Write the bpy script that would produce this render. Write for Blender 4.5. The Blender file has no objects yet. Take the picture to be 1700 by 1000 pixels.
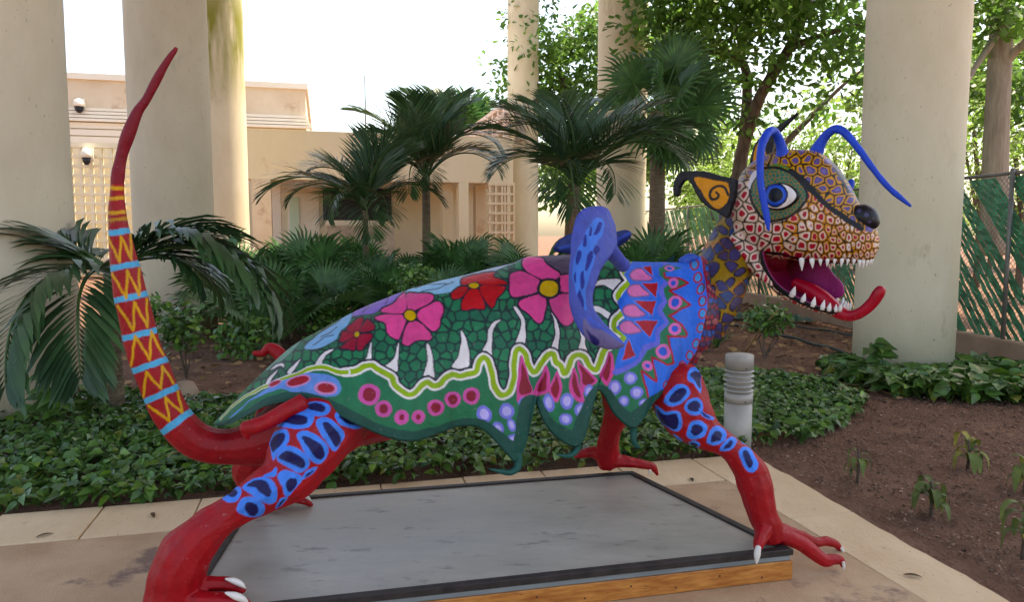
import bpy, bmesh, math, random
import numpy as np
from mathutils import Vector, Matrix

# ------------------------------------------------------------------ camera
SC = bpy.context.scene
COL = SC.collection
F = 1230.0; PITCH = math.radians(5.2); CAMZ = 1.6
cam = bpy.data.cameras.new('camera'); cam.lens = 36 * F / 1700; cam.sensor_width = 36
cam.clip_start = 0.05; cam.clip_end = 800
camo = bpy.data.objects.new('camera', cam); COL.objects.link(camo)
camo.location = (0, 0, CAMZ); camo.rotation_euler = (math.radians(90) - PITCH, 0, 0)
SC.camera = camo
# ------------------------------------------------------------------ sky, sun, exposure
SUN_EL, SUN_AZ = math.radians(64), math.radians(48)      # azimuth from +Y towards +X
W = bpy.data.worlds.new('World'); SC.world = W; W.use_nodes = True
nt = W.node_tree; nt.nodes.clear()
_o = nt.nodes.new('ShaderNodeOutputWorld'); _b = nt.nodes.new('ShaderNodeBackground')
_s = nt.nodes.new('ShaderNodeTexSky'); _s.sky_type = 'NISHITA'; _s.sun_disc = False
_s.sun_elevation = SUN_EL; _s.sun_rotation = SUN_AZ; _s.air_density = 1.0; _s.dust_density = 2.5; _s.ozone_density = 1.0
_b.inputs['Strength'].default_value = 0.15
nt.links.new(_s.outputs[0], _b.inputs[0]); nt.links.new(_b.outputs[0], _o.inputs[0])
sun = bpy.data.lights.new('sun', 'SUN'); sun.energy = 3.2; sun.angle = math.radians(0.5); sun.color = (1, .94, .84)
suno = bpy.data.objects.new('sun', sun); COL.objects.link(suno)
sd = Vector((math.sin(SUN_AZ) * math.cos(SUN_EL), math.cos(SUN_AZ) * math.cos(SUN_EL), math.sin(SUN_EL)))
suno.rotation_euler = (-sd).to_track_quat('-Z', 'Y').to_euler()
vs = SC.view_settings; vs.view_transform = 'Standard'; vs.look = 'None'; vs.exposure = 1.62; vs.gamma = 1
vs.use_white_balance = True; vs.white_balance_temperature = 7900
SC.cycles.use_denoising = True
SC.cycles.max_bounces = 7; SC.cycles.diffuse_bounces = 4; SC.cycles.glossy_bounces = 3
SC.cycles.transmission_bounces = 4; SC.cycles.transparent_max_bounces = 6
SC.cycles.sample_clamp_indirect = 6.0

# ------------------------------------------------------------------ survey helpers: photo point -> place
CP, SP = math.cos(PITCH), math.sin(PITCH)
def ray(x, y):
    a = (x - 850) / F; b = (500 - y) / F
    return Vector((a, CP + b * SP, -SP + b * CP))
CAM = Vector((0, 0, CAMZ))
def atz(x, y, z=0.0):
    d = ray(x, y); return CAM + d * ((z - CAMZ) / d.z)
def atY(x, y, Y):
    d = ray(x, y); return CAM + d * (Y / d.y)
AX = Vector((0.969, 0.246, 0)).normalized()        # long direction of paving, plinth and sculpture
BX = Vector((-AX.y, AX.x, 0))                       # across it, away from the viewer
SO = Vector((-0.17, 3.64, 0))                       # middle of the sculpture
def atw(x, y, w, O=SO, N=BX):
    d = ray(x, y); t = ((O - CAM).dot(N) + w) / d.dot(N); return CAM + d * t
HO = atw(1330, 370, 0.0)                            # the head has a plane of its own: it looks round
_ha = math.radians(-46)
HF = Vector((math.cos(_ha), math.sin(_ha), 0)); HN = Vector((-HF.y, HF.x, 0))
def ath(x, y, w):
    return atw(x, y, w, HO, HN)
def pix(V):
    V = np.asarray(V) - np.array([0, 0, CAMZ])
    f = V[:, 1] * CP - V[:, 2] * SP; u = V[:, 1] * SP + V[:, 2] * CP
    return 850 + F * V[:, 0] / f, 500 - F * u / f

# ------------------------------------------------------------------ object helpers
def tag(o, label=None, cat=None, group=None, kind=None):
    for k, v in (('label', label), ('category', cat), ('group', group), ('kind', kind)):
        if v: o[k] = v
    return o
def empty(name, loc=(0, 0, 0), rz=0.0):
    o = bpy.data.objects.new(name, None); COL.objects.link(o); o.location = loc; o.rotation_euler = (0, 0, rz)
    o.empty_display_size = .1
    return o
def link(name, me, parent=None, mat=None, smooth=False):
    o = bpy.data.objects.new(name, me); COL.objects.link(o)
    if mat is not None:
        me.materials.clear(); me.materials.append(mat)
    if smooth: me.polygons.foreach_set('use_smooth', [True] * len(me.polygons))
    if parent is not None:
        o.parent = parent
        p = parent; M = Matrix()
        while p is not None:
            M = p_matrix(p) @ M; p = p.parent
        o.matrix_parent_inverse = Matrix()
        o.matrix_basis = M.inverted()          # geometry is given in place; keep it there
    return o
def p_matrix(p):
    return p.matrix_parent_inverse @ p.matrix_basis if p.parent else p.matrix_basis
def mesh(name, V, Fc):
    me = bpy.data.meshes.new(name)
    me.from_pydata([tuple(v) for v in V], [], [tuple(f) for f in Fc]); me.update(); return me
def npmesh(name, V, quads):
    """fast mesh from numpy arrays: V (n,3), faces (m,k)"""
    me = bpy.data.meshes.new(name); V = np.asarray(V, np.float32); Q = np.asarray(quads, np.int32); m, k = Q.shape
    me.vertices.add(len(V)); me.vertices.foreach_set('co', V.ravel())
    me.loops.add(m * k); me.loops.foreach_set('vertex_index', Q.ravel())
    me.polygons.add(m); me.polygons.foreach_set('loop_start', np.arange(0, m * k, k, dtype=np.int32))
    me.update(calc_edges=True); me.validate(); return me
class MB:
    """collects simple solids and builds ONE mesh object"""
    def __init__(s): s.V = []; s.F = []
    def add(s, V, Fc):
        b = len(s.V); s.V += [tuple(v) for v in V]; s.F += [tuple(i + b for i in f) for f in Fc]; return s
    def box(s, c, sx, sy, sz, ax=None, ay=None, az=None):
        ax = ax or Vector((1, 0, 0)); ay = ay or Vector((0, 1, 0)); az = az or Vector((0, 0, 1)); c = Vector(c)
        V = [c + ax * (sx * i / 2) + ay * (sy * j / 2) + az * (sz * k / 2) for k in (-1, 1) for j in (-1, 1) for i in (-1, 1)]
        return s.add(V, [(0, 2, 3, 1), (4, 5, 7, 6), (0, 1, 5, 4), (2, 6, 7, 3), (0, 4, 6, 2), (1, 3, 7, 5)])
    def prism(s, pts, z0, z1):
        n = len(pts)
        V = [(p[0], p[1], z0) for p in pts] + [(p[0], p[1], z1) for p in pts]
        return s.add(V, [tuple(range(n))[::-1], tuple(range(n, 2 * n))] + [(i, (i + 1) % n, (i + 1) % n + n, i + n) for i in range(n)])
    def tube(s, pts, rads, n=10, flat=None, cap=True):
        V, Fc = tube_geo(pts, rads, n); return s.add(V, Fc)
    def lathe(s, c, prof, n=32):
        c = Vector(c); V = []; Fc = []
        for r, z in prof:
            for i in range(n):
                a = 2 * math.pi * i / n; V.append(c + Vector((r * math.cos(a), r * math.sin(a), z)))
        for j in range(len(prof) - 1):
            for i in range(n):
                k = (i + 1) % n; Fc.append((j * n + i, j * n + k, (j + 1) * n + k, (j + 1) * n + i))
        Fc.append(tuple(range(n))[::-1]); Fc.append(tuple((len(prof) - 1) * n + i for i in range(n)))
        return s.add(V, Fc)
    def build(s, name, mat, parent=None, smooth=False, bevel=0.0):
        me = mesh(name, s.V, s.F)
        if bevel:
            bm = bmesh.new(); bm.from_mesh(me)
            bmesh.ops.bevel(bm, geom=[e for e in bm.edges if e.calc_face_angle(0) > .5], offset=bevel, segments=1, affect='EDGES', profile=.5)
            bm.to_mesh(me); bm.free()
        return link(name, me, parent, mat, smooth)
def cr(pts, n=6, closed=False):
    """Catmull-Rom resampling of rows of numbers"""
    P = np.array([list(p) for p in pts], float); N = len(P); out = []
    rng = range(N) if closed else range(N - 1)
    for i in rng:
        if closed: a, b, c, d = P[(i - 1) % N], P[i], P[(i + 1) % N], P[(i + 2) % N]
        else: a, b, c, d = P[max(i - 1, 0)], P[i], P[i + 1], P[min(i + 2, N - 1)]
        for k in range(n):
            t = k / n
            out.append(.5 * (2 * b + (c - a) * t + (2 * a - 5 * b + 4 * c - d) * t * t + (3 * b - a - 3 * c + d) * t ** 3))
    if not closed: out.append(P[-1])
    return np.array(out)
def tube_geo(pts, rads, n=12, squash=None):
    """closed swept tube; squash = (axis, factor) flattens it along an axis"""
    P = [Vector(p) for p in pts]; V = []; Fc = []; up = None
    for i, p in enumerate(P):
        t = (P[min(i + 1, len(P) - 1)] - P[max(i - 1, 0)]).normalized()
        if up is None:
            up = Vector((0, 0, 1)) if abs(t.z) < .8 else Vector((0, 1, 0))
        u = (up - t * up.dot(t)).normalized(); v = t.cross(u); up = u
        for k in range(n):
            a = 2 * math.pi * k / n; off = (u * math.cos(a) + v * math.sin(a)) * rads[i]
            if squash: off = off - squash[0] * (off.dot(squash[0]) * (1 - squash[1]))
            V.append(p + off)
    m = len(P)
    for i in range(m - 1):
        for k in range(n):
            l = (k + 1) % n; Fc.append((i * n + k, i * n + l, (i + 1) * n + l, (i + 1) * n + k))
    V += [P[0] - (P[1] - P[0]).normalized() * rads[0] * .5, P[-1] + (P[-1] - P[-2]).normalized() * rads[-1] * .5]; a, b = len(V) - 2, len(V) - 1
    for k in range(n):
        l = (k + 1) % n; Fc.append((a, l, k)); Fc.append((b, (m - 1) * n + k, (m - 1) * n + l))
    return V, Fc

# ------------------------------------------------------------------ materials (all node based)
def lin(c):
    if isinstance(c, str): c = [int(c[i:i + 2], 16) for i in (0, 2, 4)]
    return tuple(((v / 255) / 12.92 if v / 255 <= .04045 else ((v / 255 + .055) / 1.055) ** 2.4) for v in c)
def nodemat(name, c1, c2=None, scale=4.0, rough=.7, bump=0.0, bscale=None, c3=None, s3=30.0, t3=.62, attr=None, stretch=None, spec=.4, translucent=0.0, detail=6.0, metal=0.0, coat=0.0, dist=.01, rvar=0.0, speck=None):
    m = bpy.data.materials.new(name); m.use_nodes = True; n = m.node_tree.nodes; L = m.node_tree.links
    bs = n['Principled BSDF']; bs.inputs['Roughness'].default_value = rough; bs.inputs['Specular IOR Level'].default_value = spec
    bs.inputs['Metallic'].default_value = metal
    if coat: bs.inputs['Coat Weight'].default_value = coat; bs.inputs['Coat Roughness'].default_value = .25
    tc = n.new('ShaderNodeTexCoord'); mp = n.new('ShaderNodeMapping'); L.new(tc.outputs['Object'], mp.inputs[0])
    if stretch: mp.inputs['Scale'].default_value = stretch
    nz = n.new('ShaderNodeTexNoise'); nz.inputs['Scale'].default_value = scale; nz.inputs['Detail'].default_value = detail
    nz.inputs['Roughness'].default_value = .62
    L.new(mp.outputs[0], nz.inputs['Vector'])
    rp = n.new('ShaderNodeValToRGB'); rp.color_ramp.elements[0].position = .32; rp.color_ramp.elements[1].position = .68
    rp.color_ramp.elements[0].color = (*c1, 1); rp.color_ramp.elements[1].color = (*(c2 or c1), 1)
    L.new(nz.outputs[0], rp.inputs[0]); col = rp.outputs[0]
    if c3 is not None:
        n3 = n.new('ShaderNodeTexNoise'); n3.inputs['Scale'].default_value = s3; n3.inputs['Detail'].default_value = 9; n3.inputs['Roughness'].default_value = .66
        L.new(mp.outputs[0], n3.inputs['Vector'])
        r3 = n.new('ShaderNodeValToRGB'); r3.color_ramp.elements[0].position = t3; r3.color_ramp.elements[1].position = t3 + .08
        L.new(n3.outputs[0], r3.inputs[0])
        mx = n.new('ShaderNodeMix'); mx.data_type = 'RGBA'; L.new(r3.outputs[0], mx.inputs[0]); L.new(col, mx.inputs[6]); mx.inputs[7].default_value = (*c3, 1); col = mx.outputs[2]
    if speck:                       # small flecks or pits: colour, scale, threshold
        ns = n.new('ShaderNodeTexNoise'); ns.inputs['Scale'].default_value = speck[1]; ns.inputs['Detail'].default_value = 2; L.new(mp.outputs[0], ns.inputs['Vector'])
        rs = n.new('ShaderNodeValToRGB'); rs.color_ramp.elements[0].position = speck[2]; rs.color_ramp.elements[1].position = speck[2] + .05; L.new(ns.outputs[0], rs.inputs[0])
        mx = n.new('ShaderNodeMix'); mx.data_type = 'RGBA'; L.new(rs.outputs[0], mx.inputs[0]); L.new(col, mx.inputs[6]); mx.inputs[7].default_value = (*speck[0], 1); col = mx.outputs[2]
    if attr:
        at = n.new('ShaderNodeAttribute'); at.attribute_name = attr
        mx = n.new('ShaderNodeMix'); mx.data_type = 'RGBA'; mx.blend_type = 'MULTIPLY'; mx.inputs[0].default_value = 1
        L.new(col, mx.inputs[6]); L.new(at.outputs['Color'], mx.inputs[7]); col = mx.outputs[2]
    L.new(col, bs.inputs['Base Color'])
    if rvar:
        mr = n.new('ShaderNodeMapRange'); mr.inputs[3].default_value = rough - rvar; mr.inputs[4].default_value = rough + rvar
        L.new(nz.outputs[0], mr.inputs[0]); L.new(mr.outputs[0], bs.inputs['Roughness'])
    if bump:
        nb = n.new('ShaderNodeTexNoise'); nb.inputs['Scale'].default_value = bscale or scale * 4; nb.inputs['Detail'].default_value = 8
        L.new(mp.outputs[0], nb.inputs['Vector'])
        bp = n.new('ShaderNodeBump'); bp.inputs['Strength'].default_value = bump; bp.inputs['Distance'].default_value = dist
        L.new(nb.outputs[0], bp.inputs['Height']); L.new(bp.outputs[0], bs.inputs['Normal'])
    if translucent:
        tr = n.new('ShaderNodeBsdfTranslucent'); L.new(col, tr.inputs[0])
        ms = n.new('ShaderNodeMixShader'); ms.inputs[0].default_value = translucent
        L.new(bs.outputs[0], ms.inputs[1]); L.new(tr.outputs[0], ms.inputs[2]); L.new(ms.outputs[0], n['Material Output'].inputs[0])
    return m
def setcol(me, C, name='Col'):
    at = me.color_attributes.new(name, 'FLOAT_COLOR', 'POINT')
    C = np.asarray(C, np.float32); A = np.ones((len(C), 4), np.float32); A[:, :3] = C
    at.data.foreach_set('color', A.ravel())
# ================================================================== SETTING
rnd = random.Random(4); rng = np.random.default_rng(7)
def wob(X, Y, s=1.0, seed=0):
    r = np.random.default_rng(seed); z = np.zeros_like(X)
    for i in range(14):
        a = r.uniform(0, 6.28); k = s * (1.35 ** i) * .6; ph = r.uniform(0, 6.28)
        z += np.sin((X * math.cos(a) + Y * math.sin(a)) * k + ph) / (1.2 ** i)
    return z / 4
def ab(a, b, z=0.0): return AX * a + BX * b + Vector((0, 0, z))
def atb(x, y, b): return atw(x, y, b, Vector((0, 0, 0)), BX)
def ata(x, y, a): return atw(x, y, a, Vector((0, 0, 0)), AX)

M = {}
M['soil'] = nodemat('soil', lin('6a4a39'), lin('8a6650'), 1.6, .95, 1.0, 40, c3=lin('a88d79'), s3=70, t3=.62, dist=.04)
M['floor'] = nodemat('stained concrete', lin('ab8866'), lin('ceae8b'), 1.5, .68, .5, 140, c3=lin('85695a'), s3=2.4, t3=.56, dist=.006, rvar=.14, speck=(lin('e2cdb6'), 220, .66))
M['slab'] = nodemat('travertine', lin('d2b088'), lin('e6cda8'), 2.3, .6, .45, 60, c3=lin('c7a47e'), s3=16, t3=.6, dist=.008, rvar=.14, speck=(lin('a5825f'), 70, .70), stretch=(1, .45, 1))
M['board'] = nodemat('grey painted board', lin('989387'), lin('b3ada0'), 2.0, .4, .12, 40, c3=lin('827c73'), s3=5, t3=.58, stretch=(1, 2.6, 1), dist=.004, rvar=.16, speck=(lin('4f4b46'), 60, .69))
M['trim'] = nodemat('black trim', lin('201c1c'), lin('3b3230'), 14, .55, .3, 90, dist=.004)
M['strip'] = nodemat('grey weathered strip', lin('6d7274'), lin('8b8f90'), 9, .7, .3, 60, c3=lin('b9b4ac'), s3=40, t3=.66, stretch=(.4, .4, 3), dist=.004)
M['pine'] = nodemat('varnished pine', lin('9c5520'), lin('d08a44'), 6, .42, .2, 40, c3=lin('5d2c12'), s3=5, t3=.68, stretch=(1.3, 1.3, 9), dist=.003, coat=.2, speck=(lin('3c1c0c'), 16, .70))
M['col'] = nodemat('column plaster', lin('d9cbac'), lin('e6dabf'), 1.4, .8, .25, 30, c3=lin('d0c2a3'), s3=2.5, t3=.6, stretch=(1, 1, .5), dist=.012, speck=(lin('b9a986'), 34, .70))
M['colgrey'] = nodemat('grey column plaster', lin('c8b99f'), lin('dbcdb5'), 1.2, .8, .25, 30, c3=lin('c6b9a2'), s3=2.5, t3=.6, stretch=(1, 1, .5), dist=.012, speck=(lin('b0a38d'), 34, .70))
M['wall'] = nodemat('beige render', lin('dfd0b0'), lin('e9ddc4'), .5, .85, .2, 20, c3=lin('d6c2a2'), s3=1.3, t3=.64, stretch=(1, 1, .5))
M['wallstain'] = nodemat('stained render', lin('d8c2a6'), lin('e6d6be'), .7, .85, .2, 20, c3=lin('c6aa8e'), s3=.8, t3=.58)
M['white'] = nodemat('off white render', lin('eee4d2'), lin('f5eee0'), .6, .8, .1, 20)
M['lattice'] = nodemat('cream breeze block', lin('eadfbe'), lin('f3ebd2'), 1, .8, .2, 30)
M['latticepink'] = nodemat('pinkish block', lin('d9b9a8'), lin('e6d6cc'), .8, .8, .2, 30)
M['dark'] = nodemat('dark board', lin('1c1f26'), lin('262a33'), 2, .4)
M['glassgreen'] = nodemat('pale green door leaf', lin('c3dcc0'), lin('d4e8cf'), 1, .25)
M['stone'] = nodemat('grey stone course', lin('8d8378'), lin('b0a597'), 3, .9, .5, 12)
M['metal'] = nodemat('bollard enamel', lin('a7a29b'), lin('b3aea7'), 3, .45, .05, 30, metal=.1)
M['steel'] = nodemat('galvanised wire', lin('6b6c69'), lin('858682'), 5, .5, metal=.5)
M['slat'] = nodemat('green vinyl slat', lin('2b8a60'), lin('3fa475'), 3, .45, .1, 60, attr='Col')
M['concrete'] = nodemat('footing concrete', lin('9d8570'), lin('b59c86'), 2, .9, .6, 14)
M['hose'] = nodemat('dark green hose', lin('22322c'), lin('2f423a'), 8, .5)
M['roof'] = nodemat('roof soffit', lin('948c80'), lin('a59d90'), .5, .9)
def mossmat():
    m = M['col'].copy(); m.name = 'mossy column plaster'; n = m.node_tree.nodes; L = m.node_tree.links
    bs = n['Principled BSDF']; src = bs.inputs['Base Color'].links[0].from_socket
    tc = n.new('ShaderNodeTexCoord'); sx = n.new('ShaderNodeSeparateXYZ'); L.new(tc.outputs['Object'], sx.inputs[0])
    nz = n.new('ShaderNodeTexNoise'); nz.inputs['Scale'].default_value = 1.5; nz.inputs['Detail'].default_value = 8
    mp = n.new('ShaderNodeMapping'); mp.inputs['Scale'].default_value = (2, 2, .35); L.new(tc.outputs['Object'], mp.inputs[0]); L.new(mp.outputs[0], nz.inputs['Vector'])
    g = n.new('ShaderNodeMapRange'); g.inputs[1].default_value = 5.3; g.inputs[2].default_value = 6.8; L.new(sx.outputs[2], g.inputs[0])
    g2 = n.new('ShaderNodeMapRange'); g2.inputs[1].default_value = 9.5; g2.inputs[2].default_value = 7.6; L.new(sx.outputs[2], g2.inputs[0])
    ml = n.new('ShaderNodeMath'); ml.operation = 'MULTIPLY'; L.new(g.outputs[0], ml.inputs[0]); L.new(g2.outputs[0], ml.inputs[1])
    ad = n.new('ShaderNodeMath'); ad.operation = 'MULTIPLY'; L.new(ml.outputs[0], ad.inputs[0])
    rp = n.new('ShaderNodeValToRGB'); rp.color_ramp.elements[0].position = .3; rp.color_ramp.elements[1].position = .52
    L.new(nz.outputs[0], rp.inputs[0]); L.new(rp.outputs[0], ad.inputs[1])
    mx = n.new('ShaderNodeMix'); mx.data_type = 'RGBA'; L.new(ad.outputs[0], mx.inputs[0]); L.new(src, mx.inputs[6]); mx.inputs[7].default_value = (*lin('8a8a35'), 1)
    L.new(mx.outputs[2], bs.inputs['Base Color']); return m
M['moss'] = mossmat()

# ---- ground sheet to the horizon
xs = np.concatenate([np.array([-400, -200, -100, -60, -40, -25, -18, -13]), np.arange(-10, 1, .1), np.arange(1, 6, .035), np.arange(6, 12.01, .1), np.array([14, 17, 22, 30, 45, 70, 120, 220, 400])])
ys = np.concatenate([np.array([-200, -80, -30, -10, -2]), np.arange(2, 8, .035), np.arange(8, 18.01, .12), np.array([19, 20.5, 22, 24, 27, 32, 40, 55, 80, 140, 250, 450])])
X, Y = np.meshgrid(xs, ys); A_ = X * AX.x + Y * AX.y; B_ = X * BX.x + Y * BX.y
Z = -.03 + .016 * wob(X, Y, 1.5, 1) + .010 * wob(X, Y, 9, 2)
near = (np.abs(X) < 12) & (Y < 18)
Z = Z + np.where(near, rng.normal(0, .0055, X.shape), 0)
Z = Z + np.where((X > 1) & (X < 6) & (Y < 8), .012 * wob(X, Y, 14, 5) + .008 * wob(X, Y, 30, 6), 0)
inside = (A_ < 2.93 - (4.69 - B_) * .05) & (B_ < 4.62)
Z = np.where(inside, -.12, np.minimum(Z, -.004 + .02 * np.clip(np.minimum(B_ - 4.7, 9) + np.clip(A_ - 3, 0, 9), 0, 3)))
nx, ny = len(xs), len(ys); I = np.arange(nx * ny).reshape(ny, nx)
Q = np.stack([I[:-1, :-1], I[:-1, 1:], I[1:, 1:], I[1:, :-1]], -1).reshape(-1, 4)
tag(link('ground', npmesh('ground', np.stack([X, Y, Z], -1).reshape(-1, 3), Q), None, M['soil'], True), kind='structure')

# ---- paving: stained floor and a kerb of single slabs
pav = empty('paving', ab(0, 2)); tag(pav, kind='structure')
mb = MB(); mb.prism([ab(-9, -9), ab(2.5, -9), ab(2.52, 4.21), ab(-9, 4.21)], -.14, -.004); mb.build('floor', M['floor'], pav)
a = -8.93; k = 0
a1 = [atz(169, 846).dot(AX)]
edges = [a1[0] + .535 * i for i in range(-12, 14)]
edges = [e for e in edges if e < 2.3] + [2.51]
for e0, e1 in zip(edges[:-1], edges[1:]):
    g = .004; j = rnd.uniform(-.006, .006)
    mb = MB(); mb.prism([ab(e0 + g, 4.22), ab(e1 - g, 4.22), ab(e1 - g, 4.69 + j), ab(e0 + g, 4.69 + j)], -.14, rnd.uniform(-.0015, .0015))
    mb.build('paving_slab', M['slab'], pav, bevel=.005)
b = 4.69
while b > -2:
    b0 = b - 1.15
    pts = [ab(2.515, b - .004), ab(2.515, b0 + .004)]
    n = 14
    for i in range(n + 1):
        bb = b0 + .004 + (b - b0 - .008) * i / n
        ao = 2.985 - (4.69 - bb) * .05
        wv = .007 * math.sin(bb * 3.1 + 1) + .005 * math.sin(bb * 9.7) + rnd.uniform(-.009, .009)
        pts.append(ab(ao + (0 if i in (0, n) else wv), bb))
    mb = MB(); mb.prism(pts[::-1], -.14, rnd.uniform(-.0015, .001)); mb.build('paving_slab', M['slab'], pav, bevel=.004)
    b = b0

# ---- plinth under the sculpture
PH = .14
pNR, pFR, pFL, pNL = [Vector((p.x, p.y, 0)) for p in (atz(1318, 914, PH), atz(1050, 783, PH), atz(412, 831, PH), Vector((-1.30, 2.70, 0)))]
pl = empty('display_plinth', (pNR + pFL) / 2); tag(pl, 'low grey plinth with black edging and varnished wood side under the painted creature', 'plinth')
cen = (pNR + pFR + pFL + pNL) / 4
quad = [pNL, pNR, pFR, pFL]
def inset(d):
    out = []
    for i in range(4):
        p0, p1, p2 = quad[i - 1], quad[i], quad[(i + 1) % 4]
        e1 = (p1 - p0).normalized(); e2 = (p2 - p1).normalized(); n1 = Vector((-e1.y, e1.x, 0)); n2 = Vector((-e2.y, e2.x, 0))
        s = 1 + n1.dot(n2); out.append(p1 + (n1 + n2) * (d / s))
    return out
q0, q1, q2 = inset(0), inset(.042), inset(.05)
mb = MB(); mb.prism(inset(.040), .1, PH - .006); mb.build('top_board', M['board'], pl)
for i in range(4):
    j = (i + 1) % 4
    mb = MB(); mb.prism([q0[i], q0[j], q1[j], q1[i]], PH - .026, PH + .004); mb.build('edge_trim', M['trim'], pl, bevel=.003)
    r0, r1 = inset(.008), inset(.035)
    mb = MB(); mb.prism([r0[i], r0[j], r1[j], r1[i]], PH - .052, PH - .0265); mb.build('side_strip', M['strip'], pl, bevel=.003)
    r0, r1 = inset(.001), inset(.034)
    mb = MB(); mb.prism([r0[i], r0[j], r1[j], r1[i]], -.002, PH - .0525); mb.build('side_plank', M['pine'], pl, bevel=.003)
for k in range(9):
    p = q0[0].lerp(q0[1], .3 + .08 * k); d = (q0[1] - q0[0]).normalized(); nn = Vector((d.y, -d.x, 0))
    mb = MB(); mb.tube([p + nn * -.004 + Vector((0, 0, .025 + .03 * (k % 2))), p + nn * .0012 + Vector((0, 0, .025 + .03 * (k % 2)))], [.004, .004], 8); mb.build('screw', M['trim'], pl)

# ---- bollard lamp
bp = atb(1223, 765, 4.86); bp = Vector((bp.x, bp.y, 0))
bl = empty('bollard_light', bp); tag(bl, 'grey cylindrical bollard light with louvred head in the planting beside the paving', 'bollard')
zb = lambda y: atw(1221, y, 4.86, Vector((0, 0, 0)), BX).z
zt, zh, zl, zc = zb(589), zb(612), zb(652), zb(668)
R_ = (atb(1244, 620, 4.86) - atb(1203, 620, 4.86)).length / 2
MB().lathe(bp, [(R_ * .98, -.1), (R_ * .98, zc)], 40).build('post', M['metal'], bl, True)
MB().lathe(bp, [(R_ * 1.01, zc + .002), (R_ * 1.01, zl)], 40).build('collar', M['metal'], bl, True)
MB().lathe(bp, [(R_ * .82, zl), (R_ * .82, zh)], 40).build('lamp_core', M['metal'], bl, True)
for k in range(5):
    z = zl + .006 + (zh - zl) * (k + .3) / 5
    MB().lathe(bp, [(R_ * .8, z + .012), (R_ * 1.06, z), (R_ * 1.06, z + .004), (R_ * .8, z + .016)], 40).build('louvre', M['metal'], bl, True)
MB().lathe(bp, [(R_ * .8, zh), (R_, zh + .001), (R_, zt - .008), (R_ * .95, zt), (R_ * .2, zt + .003)], 40).build('cap', M['metal'], bl, True)
for z in (zh + .012, zc + .02):
    MB().tube([bp + Vector((.02, -R_ * .99, z)), bp + Vector((.02, -R_ * 1.03, z))], [.005, .005], 8).build('screw', M['trim'], bl)

# ---- columns
RC = .66; RH = 12.5
def column(x_mid, Y, label, mat, r=RC):
    p = atY(x_mid, 388, Y); c = Vector((p.x, p.y, -.2))
    prof = [(r, 0)] + [(r * (1 + .004 * math.sin(k * 1.7)), .2 + (RH) * k / 14) for k in range(1, 15)]
    o = MB().lathe(c * 1, prof, 72)
    me = mesh('column', [tuple(Vector(v) - c) for v in o.V], o.F); ob = link('column', me, None, mat, True); ob.location = c
    tag(ob, label, 'column', 'round plaster columns of the open hall')
column(-20, 6.5, 'wide grey plaster column at the left end behind the drooping palm', M['colgrey'])
column(290, 11.9, 'beige round column behind the raised red tail', M['colgrey'], .60)
column(370, 21.0, 'round column streaked with green moss near its top', M['moss'], .72)
column(868, 32.0, 'slimmest farthest round column between the small palms and the trees', M['col'])
column(1030, 20.2, 'round column behind the feather palm and fan palm', M['col'])
column(1507, 8.8, 'broad cream column right of the head with vines at its foot', M['col'], .545)

# ---- roof over the hall, carried by the columns
rf = empty('hall_roof', ab(2, 5, RH)); tag(rf, 'high flat concrete roof carried by the round columns', 'roof')
mb = MB(); mb.prism([ab(-6.5, -2), ab(14, -2), ab(14, 16), ab(10.3, 16), ab(10.3, 23), ab(6.4, 23), ab(6.4, 17), ab(-1.5, 17), ab(-1.5, 24), ab(-6.5, 24)], RH, RH + .7); mb.build('roof_slab', M['roof'], rf)  # unseen outline stretched and notched to shape the shade and sky light
mb = MB(); mb.prism([ab(8.85, 23.002), ab(11, 23.002), ab(11, 33.3), ab(8.85, 33.3)], RH, RH + .7); mb.build('roof_slab', M['roof'], rf)

# ---- buildings at the back
def rect(parent, name, x0, y0, x1, y1, b, t, mat, bevel=0.0):
    """block whose near face lies in the plane b and covers the surveyed rectangle"""
    xm, ym = (x0 + x1) / 2, (y0 + y1) / 2
    a0, a1 = atb(x0, ym, b).dot(AX), atb(x1, ym, b).dot(AX); z0, z1 = atb(xm, y1, b).z, atb(xm, y0, b).z
    mb = MB(); mb.prism([ab(a0, b), ab(a1, b), ab(a1, b + t), ab(a0, b + t)], z0, z1)
    return mb.build(name, mat, parent, bevel=bevel), (a0, a1, z0, z1)
bA = empty('rear_office_building', ab(-12, 38)); tag(bA, 'tall beige building with flat parapet, louvre bands and wall cameras behind the left columns', 'building')
def blk(parent, name, a0, a1, b0, b1, z0, z1, mat):
    mb = MB(); mb.prism([ab(a0, b0), ab(a1, b0), ab(a1, b1), ab(a0, b1)], z0, z1); return mb.build(name, mat, parent)
BB = 36.0
aR = atb(508, 170, BB).dot(AX); aL = aR - 26
zt_ = atb(460, 137, BB).z; zw = atb(460, 190, BB).z; zl_ = atb(460, 213, BB).z
blk(bA, 'wall', aL, aR, BB, BB + 14, 0, zl_ - .02, M['wall'])
blk(bA, 'upper_wall', aL, aR - .02, BB + .02, BB + 14, zl_, zt_ - .25, M['wallstain'])
blk(bA, 'parapet_cap', aL - .1, aR + .1, BB - .1, BB + 14, zt_ - .25, zt_, M['white'])
for k in range(4):
    z = zl_ + (zw - zl_) * k / 4
    blk(bA, 'louvre', aL, aR + .05 + .06 * (3 - k), BB - .1 - .06 * (3 - k), BB + .018, z + .01, z + (zw - zl_) / 4 - .03, M['white'])
aL2 = atb(222, 200, BB).dot(AX)
for k in range(9):
    z = zl_ - .30 * (k + 1)
    blk(bA, 'louvre', aL, aL2 + 2, BB - .12, BB - .004, z + .02, z + .27, M['white'])
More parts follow.
